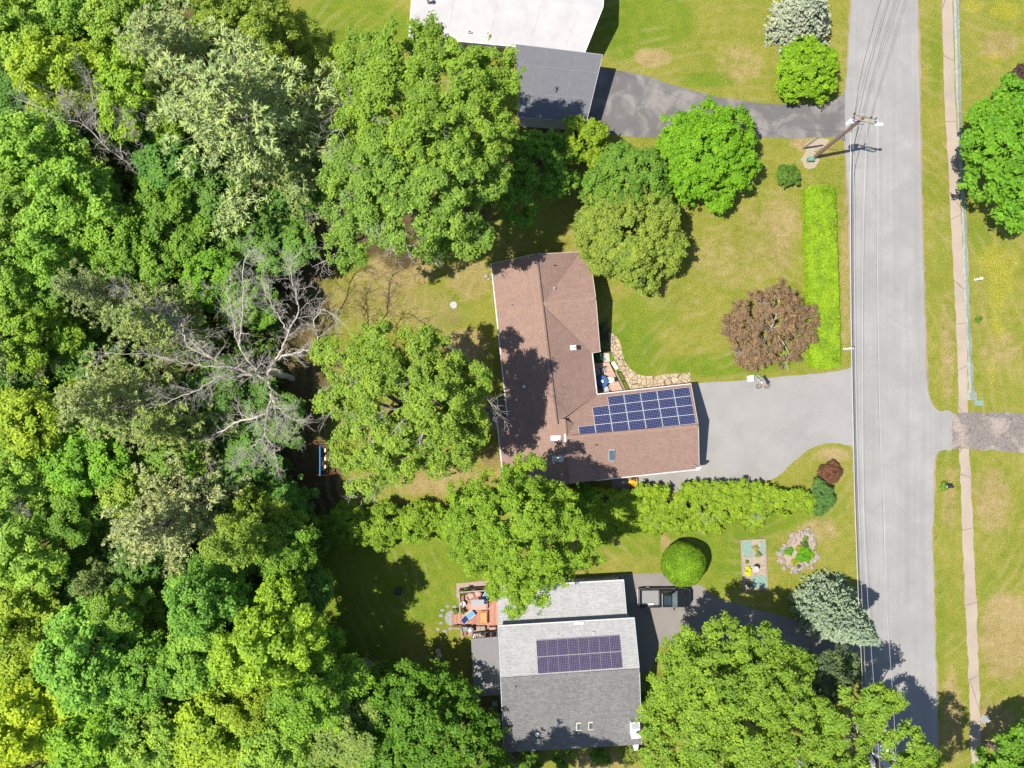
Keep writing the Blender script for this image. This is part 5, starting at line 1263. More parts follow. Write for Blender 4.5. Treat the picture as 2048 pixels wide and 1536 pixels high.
# ---------------- white-roofed house and dark garage
def white_house():
    t = thing('white_roofed_house', W(1010, -20), 'house with a flat bright white roof at the top edge', 'house')
    z0, z1 = 3.5, 4.3
    sL = W(818, 72, z0); sR = W(1169.8, 104.5, z0); rL = W(824.5, -20, z1); rR = W(1206, 14, z1); nL = W(830, -150, z0); nR = W(1216, -118, z0)
    mb = MB(); slab(mb, sL, sR, rR, rL, .14); slab(mb, nR, nL, rL, rR, .14); mb.build('roof', M['whiteroof'], t)
    mb = MB(); gable_body(mb, nR, nL, sL, sR, rR, rL, .3); mb.build('wall', M['whitesiding'], t)
    for k in (.22, .45, .68, .88):
        mb = MB(); a_ = sL.lerp(sR, k)+Vector((0, 0, .008)); b_ = rL.lerp(rR, k)+Vector((0, 0, .008)); mb.beam(a_, b_, .06, .02); mb.build('roof_seam', M['whiteroof'], t)
    trim(t, 'fascia', [(sL, rL), (rL, nL)], M['beige'], .12, .16, -.09); trim(t, 'gutter', [(sL, sR)], M['whitemetal'], .13, .12, -.1)
    trim(t, 'roof_edge', [(sR, rR), (rR, nR)], M['whitemetal'], .06, .16, -.08)
    mb = MB(); q = Wp(857, 6, plane3(sL, sR, rL)); mb.cyl((q.x, q.y), .13, q.z-.1, q.z+1.0, 10); mb.cyl((q.x, q.y), .2, q.z+1.0, q.z+1.06, 10); mb.tube([(q.x, q.y, q.z+1.06), (q.x, q.y, q.z+1.3)], [.21, .12], 10); mb.build('flue_pipe', M['greymetal'], t)
    q = Wp(938, 67, plane3(sL, sR, rL)); mb = MB(); mb.tube([(q.x, q.y, q.z-.05), (q.x, q.y, q.z+.35), (q.x+.2, q.y+.02, q.z+.45)], .05, 8); mb.build('vent_pipe', M['black'], t)
    d = (sR-sL); L = d.length; d.z = 0; d.normalize(); out = Vector((d.y, -d.x, 0)); b = sL - out*.3
    for k0, k1 in ((.1, .18), (.3, .42), (.5, .56)): wall_panel(t, 'window', b+d*L*k0, b+d*L*k1, 1.0, 2.3, M['glass'])
    t = thing('dark_garage', W(1115, 170), 'garage with low dark roll roofing beside the white roof', 'garage')
    a, b, c, d = W(1031, 88, 3.75), W(1205.5, 109.3, 3.75), W(1173, 244.5, 3.0), W(1036, 234.5, 3.0)
    mb = MB(); vs = [a, b, c, d] + [p-Vector((0, 0, .16)) for p in (a, b, c, d)]
    mb.faces(vs, [(3, 2, 1, 0), (4, 5, 6, 7), (0, 1, 5, 4), (1, 2, 6, 5), (2, 3, 7, 6), (3, 0, 4, 7)]); mb.build('roof', M['rolled'], t)
    # lapped seams of the roll roofing: thin raised strips
    up = Vector((0, 0, .012))
    P = lambda u, v: a.lerp(b, u).lerp(d.lerp(c, u), v) + up
    for u0, v0, u1, v1 in ((0, .27, .995, .27), (0, .66, .995, .66), (.36, 0, .36, .27), (.70, 0, .70, .27), (.30, .27, .30, .66), (.66, .27, .66, .66)):
        mb = MB(); mb.beam(P(u0, v0), P(u1, v1), .05, .02); mb.build('roof_seam', M['rolledlight'], t)
    trim(t, 'roof_edge', [(a, b), (b, c), (d, c), (a, d)], M['greymetal'], .05, .12, -.06)
    cc = (a+b+c+d)/4; g = [cc+(p-cc)*.95 for p in (a, b, c, d)]; mb = MB()
    gg = [Vector((p.x, p.y, 0)) for p in g]; tp = [p-Vector((0, 0, .17)) for p in g]
    mb.faces(gg+tp, [(0, 1, 5, 4)[::-1], (1, 2, 6, 5)[::-1], (2, 3, 7, 6)[::-1], (3, 0, 4, 7)[::-1], (4, 5, 6, 7)[::-1]]); mb.build('wall', M['whitesiding'], t)
    dd = (g[1]-g[2]); L = dd.length; dd.z = 0; dd.normalize(); wall_panel(t, 'garage_door', g[2]+dd*L*.15, g[2]+dd*L*.8, .05, 2.3, M['white'])
    # white meter box on the garage's lower wall
    q = W(1050, 240, 1.2); mb = MB(); mb.box((q.x, q.y-.0, 1.2), (.5, .3, .6), rz=R(-4)); mb.build('meter_box', M['whitemetal'], t)
white_house()
# ------------------------------------------------------------------ utility pole and cables
def pole():
    b = W(1628, 315); z = 10.6
    t = thing('utility_pole', (b.x, b.y, 0), 'tall brown wooden utility pole with crossarms and a grey transformer', 'utility pole')
    mb = MB(); tip = W(1727, 229, 10.6)
    bx = b + Vector((0, 0, -.2)); tx = Vector((b.x + .55, b.y - .1, z)); tx = Vector((W(1730,233,z).x, W(1730,233,z).y, z))
    mb.tube([bx, bx.lerp(tx, .5), tx], [.19, .165, .13], 10); mb.build('pole', M['polewood'], t)
    L = Vector((math.cos(R(-13)), math.sin(R(-13)), 0)); Nn = Vector((-L.y, L.x, 0))
    top = tx
    for zz, off, l0, l1 in ((10.25, .16, -.95, 1.15), (10.05, -.16, -.95, 1.15)):
        c = Vector((top.x, top.y, zz)) + Nn*off; mb = MB(); mb.beam(c+L*l0, c+L*l1, .11, .13); mb.build('crossarm', M['wood'], t)
    for l, zz in ((-.9, 10.3), (.65, 10.3), (1.1, 10.3)):
        for off in (.16, -.16):
            if l == .65 and off < 0: continue
            q = Vector((top.x, top.y, 0)) + L*l + Nn*off; mb = MB(); mb.lathe((q.x, q.y), [(.03, zz), (.07, zz+.05), (.05, zz+.1), (.08, zz+.13), (.06, zz+.2), (0, zz+.24)], 8); mb.build('insulator', M['darkmetal'], t)
    # transformer can on the road-left side, lower down
    q = Vector((top.x, top.y, 0)) - L*.42 + Nn*.12; mb = MB(); mb.lathe((q.x, q.y), [(.27, 8.2), (.29, 8.25), (.29, 9.15), (.26, 9.22), (.1, 9.27), (0, 9.28)], 16); o = mb.build('transformer', M['whitemetal'], t)
    for dx in (-.1, .12):
        mb = MB(); mb.lathe((q.x+dx, q.y+.05), [(.05, 9.2), (.07, 9.3), (.04, 9.4), (.06, 9.45), (0, 9.5)], 8); mb.build('bushing', M['darkmetal'], o, root=t)
    q2 = Vector((top.x, top.y, 9.0)); mb = MB(); mb.beam(q2+L*.0-Nn*.1, q2+L*.55+Nn*.55, .05); mb.build('brace', M['greymetal'], t)
    q3 = q2+L*.55+Nn*.6; mb = MB(); mb.lathe((q3.x, q3.y), [(.04, 8.9), (.07, 9.0), (.07, 9.35), (0, 9.4)], 8); mb.build('cutout', M['darkmetal'], t)
    # street light arm
    a = bx.lerp(tx, .83); e = W(1757, 248.5, 8.9); mb = MB(); mb.tube([a, a.lerp(e, .5)+Vector((0, 0, .12)), e], .035, 6); o = mb.build('lamp_arm', M['greymetal'], t)
    d = (e-a); d.z = 0; d.normalize(); mb = MB(); mb.box(e+d*.05, (.75, .26, .14), mat=Matrix.Rotation(math.atan2(d.y, d.x), 3, 'Z'), bev=.05); mb.build('lamp_head', M['whitemetal'], o, root=t)
    # riser conduit
    mb = MB(); mb.tube([b+Vector((.2, .08, 0)), bx.lerp(tx, .65)+Vector((.19, .08, 0))], .035, 6); mb.build('conduit', M['greymetal'], t)
    s = W(1605, 297); t2 = thing('stub_post', (s.x, s.y, 0), 'short pale wooden stub post beside the tall utility pole', 'post')
    mb = MB(); mb.tube([(s.x, s.y, -.1), (s.x+.35, s.y+.1, 3.5)], [.11, .09], 8); mb.build('post', M['wood'], t2)
    mb = MB(); mb.tube([(s.x+.33, s.y+.1, 3.3), bx.lerp(tx, .52)], .012, 4); mb.build('guy_wire', M['greymetal'], t2)
    g = W(1618, 321); t3 = thing('service_pedestal', (g.x, g.y, 0), 'small green service box on the round gravel pad', 'utility box')
    mb = MB(); mb.box((g.x, g.y, .3), (.55, .4, .6), bev=.03); mb.build('cabinet', M['greenpaint'], t3); mb = MB(); mb.box((g.x, g.y, .625), (.60, .44, .06), bev=.02); mb.build('lid', M['greenpaint'], t3)
    return tx
TX = pole()
def wire(label, pts, r, m='black', sag=0.0, k=6, group='overhead wires along the road'):
    P = catmull([tuple(W(*p)) for p in pts], k); mb = MB(); mb.tube(P, r, 5); o = mb.build('overhead_wire', M[m]); tag(o, label, 'wire', group)
    return o
wire('dark overhead wire nearest the lawn running up from the crossarm', [(1711,226,10.5),(1730,150,10.1),(1752,75,10),(1775,0,10.1),(1800,-80,10.2),(1950,-600,10.4)], .013)
wire('middle dark overhead wire running up from the crossarm', [(1725,226,10.5),(1745,150,10.1),(1767,75,10),(1789,0,10.1),(1812,-80,10.2),(1962,-600,10.4)], .013)
wire('dark overhead wire farthest from the lawn running up the road', [(1728,226,10.5),(1748,150,10.1),(1771,75,10),(1793.5,0,10.1),(1817,-80,10.2),(1967,-600,10.4)], .013)
wire('pale overhead wire over the middle of the road below the pole', [(1756,240,10.4),(1754.5,500,9.6),(1760,860,9.3),(1767,1010,9.3),(1773,1200,9.4),(1786,1400,9.7),(1798,1600,10),(1840,2100,10.2)], .012, 'palewire')
wire('pale overhead wire beside the lamp head running down the road', [(1734,240,10.4),(1728,400,9.8),(1725.5,540,9.5),(1725,700,9.4),(1727,1010,9.3),(1735,1190,9.4),(1750,1400,9.6),(1765,1600,9.8),(1810,2100,10.2)], .011, 'palewire')
wire('dark wire from the transformer down the edge of the road', [(1718,252,7.6),(1708,292,7.4),(1704,330,7.2),(1703,420,6.8),(1704,600,6.4),(1707,800,6.3),(1712,1010,6.3),(1720,1200,6.4),(1730,1400,6.6),(1742,1600,6.9)], .028)
wire('thick pale cable bundle along the left edge of the road', [(1701.5,262,7.0),(1701,330,6.8),(1700.5,420,6.6),(1701.5,600,6.2),(1705,800,6.1),(1710,1010,6.1),(1717,1200,6.2),(1727,1400,6.4),(1738,1600,6.7)], .022, 'palewire')
wire('thin pale cable beside the thick cable bundle on the road edge', [(1706,262,7.2),(1706.5,330,7.0),(1708,420,6.8),(1709,600,6.5),(1712,800,6.3),(1717,1010,6.3),(1724,1200,6.4),(1733,1400,6.6),(1743,1600,6.9)], .012, 'palewire')
wire('dark drop cable running from the pole up the road edge', [(1703,265,6.9),(1709,232,7.0),(1722,150,6.8),(1745,60,6.8),(1762,0,6.8),(1785,-80,7),(1930,-600,7.4)], .02)
wire('thin service wire sagging across the patchy driveway to the garage', [(1704,262,7),(1610,258,6.4),(1500,222,5.6),(1350,172,4.6),(1207,112,3.9)], .012)
def closure():
    a = W(1687, 697.5, 6.25); b = W(1707, 696.5, 6.25); t = thing('cable_bracket', a.lerp(b, .7), 'small pale bracket hanging across the cable bundle above the road edge', 'bracket')
    mb = MB(); mb.beam(a, b, .12, .10); mb.build('bar', M['white'], t)
    mb = MB(); c = a.lerp(b, .68); mb.box(c+Vector((0, 0, .06)), (.3, .22, .16), bev=.03); mb.build('clamp', M['beige'], t)
closure()

# ------------------------------------------------------------------ pickup
def loft(mb, secs, m=0):
    """skin between cross sections (lists of equal length)"""
    n = len(secs[0]); vs = [p for s in secs for p in s]; fs = []
    for i in range(len(secs)-1):
        for k in range(n): fs.append((i*n+k, (i+1)*n+k, (i+1)*n+(k+1) % n, i*n+(k+1) % n))
    fs.append(tuple(range(n))); fs.append(tuple(range((len(secs)-1)*n, len(secs)*n))[::-1]); mb.faces(vs, fs, m)
def sect(x, w, z0, z1, r=.12):
    return [(x, -w, z0), (x, w, z0), (x, w, z1-r), (x, w-r*.8, z1), (x, -w+r*.8, z1), (x, -w, z1-r)]
def wheel_parts(t, x, y, r=.38, wd=.26):
    mb = MB(); s = 1 if y > 0 else -1
    mb.tube([(x, y-wd/2*s, r), (x, y-wd*.4*s, r), (x, y+wd*.4*s, r), (x, y+wd/2*s, r)], [r*.9, r, r, r*.9], 18); o = mb.build('wheel', M['tire'], t, local=True)
    mb = MB(); mb.tube([(x, y+wd/2*s, r), (x, y+(wd/2+.015)*s, r)], [r*.62, r*.55], 14); mb.build('rim', M['chrome'], o, local=True)
def pickup():
    c = W(1331, 1196.5, 1.0)
    t = thing('pickup_truck', (c.x, c.y, 0), 'black pickup truck with a grey open bed parked on the driveway', 'pickup', rz=R(.5))
    bk = M['blackpaint']; mb = MB()
    # nose and doors: lofted body from the firewall to the bumper
    loft(mb, [sect(-.55, .93, .42, 1.12), sect(.6, .94, .42, 1.13), sect(1.2, .95, .42, 1.14), sect(2.0, .94, .42, 1.10), sect(2.45, .86, .45, 1.02), sect(2.68, .62, .5, .92)])
    # bed box walls
    mb.box((-1.62, .885, .80), (2.1, .10, .70), bev=.03); mb.box((-1.62, -.885, .80), (2.1, .10, .70), bev=.03); mb.box((-2.66, 0, .80), (.09, 1.86, .68), bev=.03); mb.box((-.60, 0, .82), (.09, 1.7, .74), bev=.02)
    mb.box((-1.6, 0, .50), (2.1, 1.72, .12))
    mb.build('body', bk, t, local=True)
    mb = MB(); mb.box((-1.63, 0, .60), (1.96, 1.66, .06)); 
    for k in range(9): mb.box((-1.63, -.72+k*.18, .64), (1.94, .05, .02))
    mb.build('bed_floor', M['bed'], t, local=True)
    for y in (-.46, .46): pass
    mb = MB(); loft(mb, [[(-.55, -.84, 1.13), (-.55, .84, 1.13), (-.45, .68, 1.74), (-.45, -.68, 1.74)], [(.75, -.84, 1.13), (.75, .84, 1.13), (.55, .68, 1.78), (.55, -.68, 1.78)]]); mb.build('cab', bk, t, local=True)
    mb = MB(); loft(mb, [[(.58, -.69, 1.755), (.58, .69, 1.755), (.60, .69, 1.77), (.60, -.69, 1.77)], [(1.16, -.84, 1.145), (1.16, .84, 1.145), (1.20, .84, 1.15), (1.20, -.84, 1.15)]]); mb.build('windshield', M['skylight'], t, local=True)
    mb = MB(); mb.quad([(.56, -.685, 1.77), (.56, .685, 1.77), (.75, .845, 1.13), (.75, -.845, 1.13)]); 
    for y in (-1, 1):
        mb = MB(); mb.quad([(-.40, y*.855, 1.18), (.70, y*.855, 1.18), (.50, y*.715, 1.68), (-.36, y*.715, 1.68)][::y]); mb.build('side_window', M['glass'], t, local=True)
        mb = MB(); mb.box((.85, y*1.06, 1.2), (.16, .22, .16), bev=.03); mb.build('mirror', M['black'], t, local=True)
        mb = MB(); mb.box((2.52, y*.68, .82), (.12, .3, .16), bev=.03); mb.build('headlight', M['chrome'], t, local=True)
        mb = MB(); mb.box((-2.70, y*.84, .85), (.05, .14, .32)); mb.build('taillight', M['redlight'], t, local=True)
        mb = MB(); mb.tube([(-.42, y*.62, 1.79), (.5, y*.62, 1.83)], .022, 6); mb.build('roof_rail', M['chrome'], t, local=True)
    mb = MB(); mb.box((.05, 0, 1.785), (.78, .98, .025)); mb.build('sunroof', M['glass'], t, local=True)
    mb = MB(); mb.box((-.48, 0, 1.70), (.05, 1.36, .09), bev=.02); mb.build('rear_visor', M['chrome'], t, local=True)
    mb = MB(); mb.box((-2.76, 0, .52), (.18, 1.8, .16), bev=.04); mb.build('bumper', M['chrome'], t, local=True)
    mb = MB(); mb.tube([(-1.2, -.66, .74), (-1.75, -.7, .74)], .1, 8); mb.build('hose', M['white'], t, local=True)
    for x in (-1.72, 1.72):
        for y in (-.84, .84): wheel_parts(t, x, y)
pickup()
def car():
    c = W(1766, 1533, .9); t = thing('white_car', (c.x, c.y, 0), 'white car half hidden under the yellow green maple at the bottom edge', 'car', rz=R(97))
    w = M['whitepaint']; mb = MB()
    loft(mb, [sect(-2.2, .78, .35, .88), sect(-1.9, .88, .28, .98), sect(0, .91, .26, 1.0), sect(1.0, .90, .26, .96), sect(1.75, .85, .28, .86), sect(2.2, .64, .35, .70)]); mb.build('body', w, t, local=True)
    mb = MB(); loft(mb, [[(-1.5, -.76, .98), (-1.5, .76, .98), (-1.0, .58, 1.42), (-1.0, -.58, 1.42)], [(.95, -.80, .99), (.95, .80, .99), (.1, .60, 1.45), (.1, -.60, 1.45)]]); mb.build('cabin', M['glass'], t, local=True)
    mb = MB(); loft(mb, [sect(-1.0, .60, 1.41, 1.46, .03), sect(.12, .62, 1.43, 1.49, .03)]); mb.build('roof', w, t, local=True)
    for y in (-1, 1):
        mb = MB(); mb.box((2.05, y*.6, .62), (.16, .3, .12), bev=.03); mb.build('headlight', M['chrome'], t, local=True)
        mb = MB(); mb.box((.75, y*.98, 1.0), (.14, .16, .12), bev=.03); mb.build('mirror', w, t, local=True)
    for x in (-1.35, 1.4):
        for y in (-.80, .80): wheel_parts(t, x, y, .32, .22)
car()

# ------------------------------------------------------------------ small things by the drive
def drive_clutter():
    p = W(1499.5, 757); t = thing('white_tub', (p.x, p.y, 0), 'square white plastic tub on the grass edge of the pale driveway', 'tub')
    mb = MB()
    for dx, dy, sx, sy in ((0, .27, .6, .05), (0, -.27, .6, .05), (.275, 0, .05, .49), (-.275, 0, .05, .49)):
        q = Matrix.Rotation(R(7), 3, 'Z') @ Vector((dx, dy, 0)); mb.box((p.x+q.x, p.y+q.y, .22), (sx, sy, .36), rz=R(7))
    mb.box((p.x, p.y, .25), (.54, .5, .03), rz=R(7)); mb.build('tub', M['white'], t); mb = MB(); mb.box((p.x+.1, p.y+.02, .275), (.26, .10, .02), rz=R(7)); mb.build('slot', M['greymetal'], t)
    # green folding frame
    p = W(1521, 760); t = thing('folding_frame', (p.x, p.y, 0), 'green tubular folding frame standing by the driveway edge', 'frame')
    f = lambda x, y, z: (p.x+x, p.y+y, z)
    for k, m in ((0, 'palegreen'), (1, 'palegreen')):
        mb = MB(); d = .75*k
        mb.tube([f(-.75+d*.6, .5, .02), f(-.35+d*.6, -.05, .9), f(-.1+d, -.6, .02)], .03, 6); mb.build('leg', M[m], t)
    mb = MB(); mb.tube([f(-.35, -.05, .9), f(.15, -.05, .9)], .03, 6); mb.build('crossbar', M['greenpaint'], t)
    for pp in ([f(-.8, .55, .5), f(-.2, .55, .55)], [f(.15, .45, .1), f(.95, -.45, .12), f(1.05, -.5, .06)]): mb = MB(); mb.tube(pp, .03, 6); mb.build('crossbar', M['greenpaint'], t)
    mb = MB(); mb.beam(f(.2, .45, .35), f(.75, -.35, .35), .24, .04); mb.build('panel', M['black'], t)
    # pink and red child's bike lying down
    p = W(1525, 771.5); t = thing('child_bicycle', (p.x, p.y, 0), "pink and red child's bicycle on the pale driveway", 'bicycle')
    f = lambda x, y, z: (p.x+x, p.y+y, z)
    def ringw(cx, cy, r, til):
        pts = [f(cx+r*math.cos(a*.3927), cy+r*math.sin(a*.3927)*.9, .12+til*math.sin(a*.3927)) for a in range(17)]
        mb = MB(); mb.tube(pts, .03, 6, cap=False); o = mb.build('wheel', M['tire'], t)
        mb = MB()
        for a in range(0, 8): mb.tube([f(cx, cy, .12), pts[a*2]], .008, 4)
        mb.build('spokes' if False else 'hub', M['chrome'], o, root=t)
    ringw(.42, -.02, .26, .05); ringw(-.42, -.05, .26, .05)
    mb = MB(); mb.tube([f(-.42, -.05, .14), f(-.1, .2, .2), f(.3, .22, .22), f(.42, -.02, .14)], .03, 6); mb.tube([f(-.1, .2, .2), f(-.02, -.12, .17), f(.3, .22, .22)], .028, 6); mb.build('bike_frame', M['pink'], t)
    mb = MB(); mb.box(f(-.16, .34, .22), (.24, .14, .07), bev=.03); mb.build('saddle', M['white'], t)
    mb = MB(); mb.tube([f(.26, .42, .2), f(.36, .30, .26), f(.5, .28, .12)], .02, 6); mb.build('handlebar', M['red'], t)
drive_clutter()
def mailbox():
    p = W(1888, 970); t = thing('black_mailbox', (p.x, p.y, 0), 'black mailbox on a post in the grass strip beside the road', 'mailbox')
    mb = MB(); mb.box((p.x, p.y, .5), (.1, .1, 1.0)); mb.build('post', M['wood'], t)
    mb = MB(); n = 10; secs = []
    for x in (-.36, .3):
        secs.append([(p.x+x, p.y-.14, .98), (p.x+x, p.y+.14, .98)] + [(p.x+x, p.y+.14*math.cos(math.pi*k/8), 1.12+.14*math.sin(math.pi*k/8)) for k in range(9)])
    loft(mb, secs); mb.build('box', M['black'], t); mb = MB(); mb.box((p.x-.375, p.y, 1.1), (.03, .26, .24), bev=.01); mb.build('door', M['greymetal'], t)
    p = W(1950, 559.5); t = thing('white_pipe_post', (p.x, p.y, 0), 'white capped pipe standing in the yellow flowered grass', 'pipe')
    mb = MB(); mb.cyl((p.x, p.y), .12, 0, 1.0, 14); mb.build('pipe', M['white'], t); mb = MB(); mb.lathe((p.x, p.y), [(.145, .95), (.145, 1.08), (.12, 1.14), (0, 1.15)], 14); mb.build('cap', M['whitemetal'], t)
    p = W(1727, 1376); t = thing('roadside_box', (p.x, p.y, 0), 'small grey metal box at the road edge beside the yellow green maple', 'utility box')
    mb = MB(); mb.box((p.x, p.y, .45), (.5, .4, .9), bev=.03); mb.build('cabinet', M['greymetal'], t); mb = MB(); mb.box((p.x, p.y, .915), (.56, .46, .05)); mb.build('lid', M['whitemetal'], t)
    for px, py, r, lb, m in ((907,610,.36,'round grey concrete lid in the patchy back lawn','concrete'),(1970,1438,.42,'round iron manhole cover in the dry grass beside the sidewalk','greymetal')):
        p = W(px, py); t = thing('manhole_cover', (p.x, p.y, 0), lb, 'manhole'); mb = MB(); mb.cyl((p.x, p.y), r, 0, .05, 20); mb.build('lid', M[m], t)
        mb = MB(); mb.tube([(p.x+r*1.08*math.cos(k*.3142), p.y+r*1.08*math.sin(k*.3142), .03) for k in range(21)], .035, 5, cap=False); mb.build('ring', M['concrete' if m != 'concrete' else 'greystone'], t)
mailbox()
def silt_fence():
    pts = [(1911,-60),(1912,0),(1916,150),(1920,300),(1927,420),(1931,520),(1934,620),(1938,690),(1941,750),(1943,800)]
    P = [W(*p) for p in pts]; P = [Vector(q) for q in catmull([tuple(p) for p in P], 6)]; rr = random.Random(4)
    t = thing('silt_fence', P[len(P)//2], 'grey green fabric silt fence slumped along the sidewalk edge', 'fence')
    mb = MB(); prev = None
    for i, p in enumerate(P):
        w = .26+rr.uniform(-.07, .07)+(.25 if i > len(P)-4 else 0); h = .16+rr.uniform(-.05, .08)
        row = [p+Vector((-w, 0, .03)), p+Vector((-w*.4+rr.uniform(-.05, .05), 0, h)), p+Vector((w*.25, 0, h*.55)), p+Vector((w, 0, .035))]
        if prev:
            for k in range(3): mb.quad([prev[k], row[k], row[k+1], prev[k+1]])
        prev = row
    mb.build('fabric', mk('silt_fabric', (.22, .24, .20), .8, .3, 3, .3), t)
    for p in P[3::8]: mb = MB(); mb.box((p.x+.28, p.y, .18), (.05, .05, .36)); mb.build('stake', M['wood'], t)
    q = W(1957, 806); t2 = thing('fabric_scrap', (q.x, q.y, 0), 'dark green scrap of netting at the lower end of the silt fence', 'fabric')
    mb = MB(); bm = bmesh.new(); bmesh.ops.create_grid(bm, x_segments=12, y_segments=6, size=1.0)
    for v in bm.verts: v.co = Vector((v.co.x*.5+q.x, v.co.y*.28+q.y, .05+.05*math.sin(v.co.x*6)*math.cos(v.co.y*5)+rr.uniform(0, .03)))
    mb.bm(bm); mb.build('netting', M['tarp'], t2)
silt_fence()

# ------------------------------------------------------------------ garden beds on the lower lawn
def garden_bed():
    C = [W(*p) for p in ((1481,1080),(1530,1077.5),(1534.5,1178),(1485,1179.5))]
    c = sum(C, Vector())/4
    t = thing('garden_bed', (c.x, c.y, 0), 'rectangular edged garden bed with green netting and gravel', 'garden bed')
    at = lambda u, v, z=0: C[0].lerp(C[1], u).lerp(C[3].lerp(C[2], u), v) + Vector((0, 0, z))
    mb = MB(); mb.prism([tuple(p)[:2] for p in C], 0, .10); mb.build('gravel_bed', M['gravel'], t)
    mb = MB()
    for a, b in zip(C, C[1:]+C[:1]): mb.beam(a+Vector((0, 0, .09)), b+Vector((0, 0, .09)), .09, .18)
    mb.beam(at(0, .535, .12), at(1, .525, .12), .07, .1); mb.build('timber_edging', M['wood'], t)
    for k, (u0, v0, u1, v1) in enumerate([(.03,.02,.45,.22),(.08,.22,.46,.36),(.78,.03,.96,.33),(.42,.72,.97,.97),(.30,.74,.41,.97)]):
        mb = MB(); n = 9
        for i in range(n):
            for j in range(n):
                def q(a, b): return at(u0+(u1-u0)*a/n, v0+(v1-v0)*b/n, .125+.02*math.sin(a*1.9+k)*math.cos(b*1.3))
                mb.quad([q(i, j), q(i, j+1), q(i+1, j+1), q(i+1, j)])
        mb.build('netting_sheet', M['tarp'], t)
    mb = MB(); rr = random.Random(2)
    for k in range(70):
        u, v = rr.uniform(.03, .97), rr.choice([rr.uniform(.02, .5), rr.uniform(.55, .72), rr.uniform(.75, .97)])
        if (u > .45 and v > .72) or (u < .45 and v < .2): u = rr.choice([.05, .5+rr.random()*.25]) if v < .5 else .15
        p = at(u, v, .12); mb = MB(); mb.blob(p, rr.uniform(.06, .15), k, 0, 1, .3, .6); mb.build('border_stone', M['pinkstone'], t)
    for i, (u, v, r, h, c_, lb) in enumerate([(.22,.615,.36,.35,(.25,.27,.008),'round bright yellow green plant in the edged garden bed'),(.2,.43,.18,.22,(.06,.10,.02),'small green plant above the birdbath in the garden bed'),(.57,.17,.3,.3,(.13,.14,.05),'straw green clump at the upper end of the garden bed'),(.66,.3,.3,.28,(.09,.11,.04),'dusty green clump beside the netting of the garden bed'),(.2,.85,.28,.25,(.10,.10,.04),'brownish green clump in the lower corner of the garden bed')]):
        p = at(u, v); broad_tree('garden_plant', lb, (p.x, p.y), [(p.x, p.y, .16+h*.4, r, r, h*.6)], c_, cat='plant', group='plants in the edged bed', seed=200+i, trunk_r=.012, limbs=3, clump=.14, nleaf=30, size=.05)
    p = at(.44, .55); t = thing('bird_bath', (p.x, p.y, .1), 'grey stone birdbath pillar in the middle of the garden bed', 'birdbath')
    mb = MB(); mb.lathe((p.x, p.y), [(.2, .1), (.2, .2), (.1, .26), (.08, .8), (.14, .88)], 14); mb.build('pedestal', M['concrete'], t)
    mb = MB(); mb.lathe((p.x, p.y), [(.12, .86), (.3, .93), (.34, 1.02), (.29, 1.01), (.1, .95), (0, .94)], 18); mb.build('basin', M['concrete'], t)
    p = at(.46, .60); t = thing('stone_bench', (p.x, p.y, .1), 'small pale stone bench below the birdbath', 'bench')
    mb = MB(); mb.box((p.x, p.y, .42), (.5, .2, .07), bev=.015); mb.build('seat', M['stone'], t)
    for s in (-.17, .17): mb = MB(); mb.box((p.x+s, p.y, .245), (.09, .18, .28), bev=.01); mb.build('leg', M['stone'], t)
garden_bed()
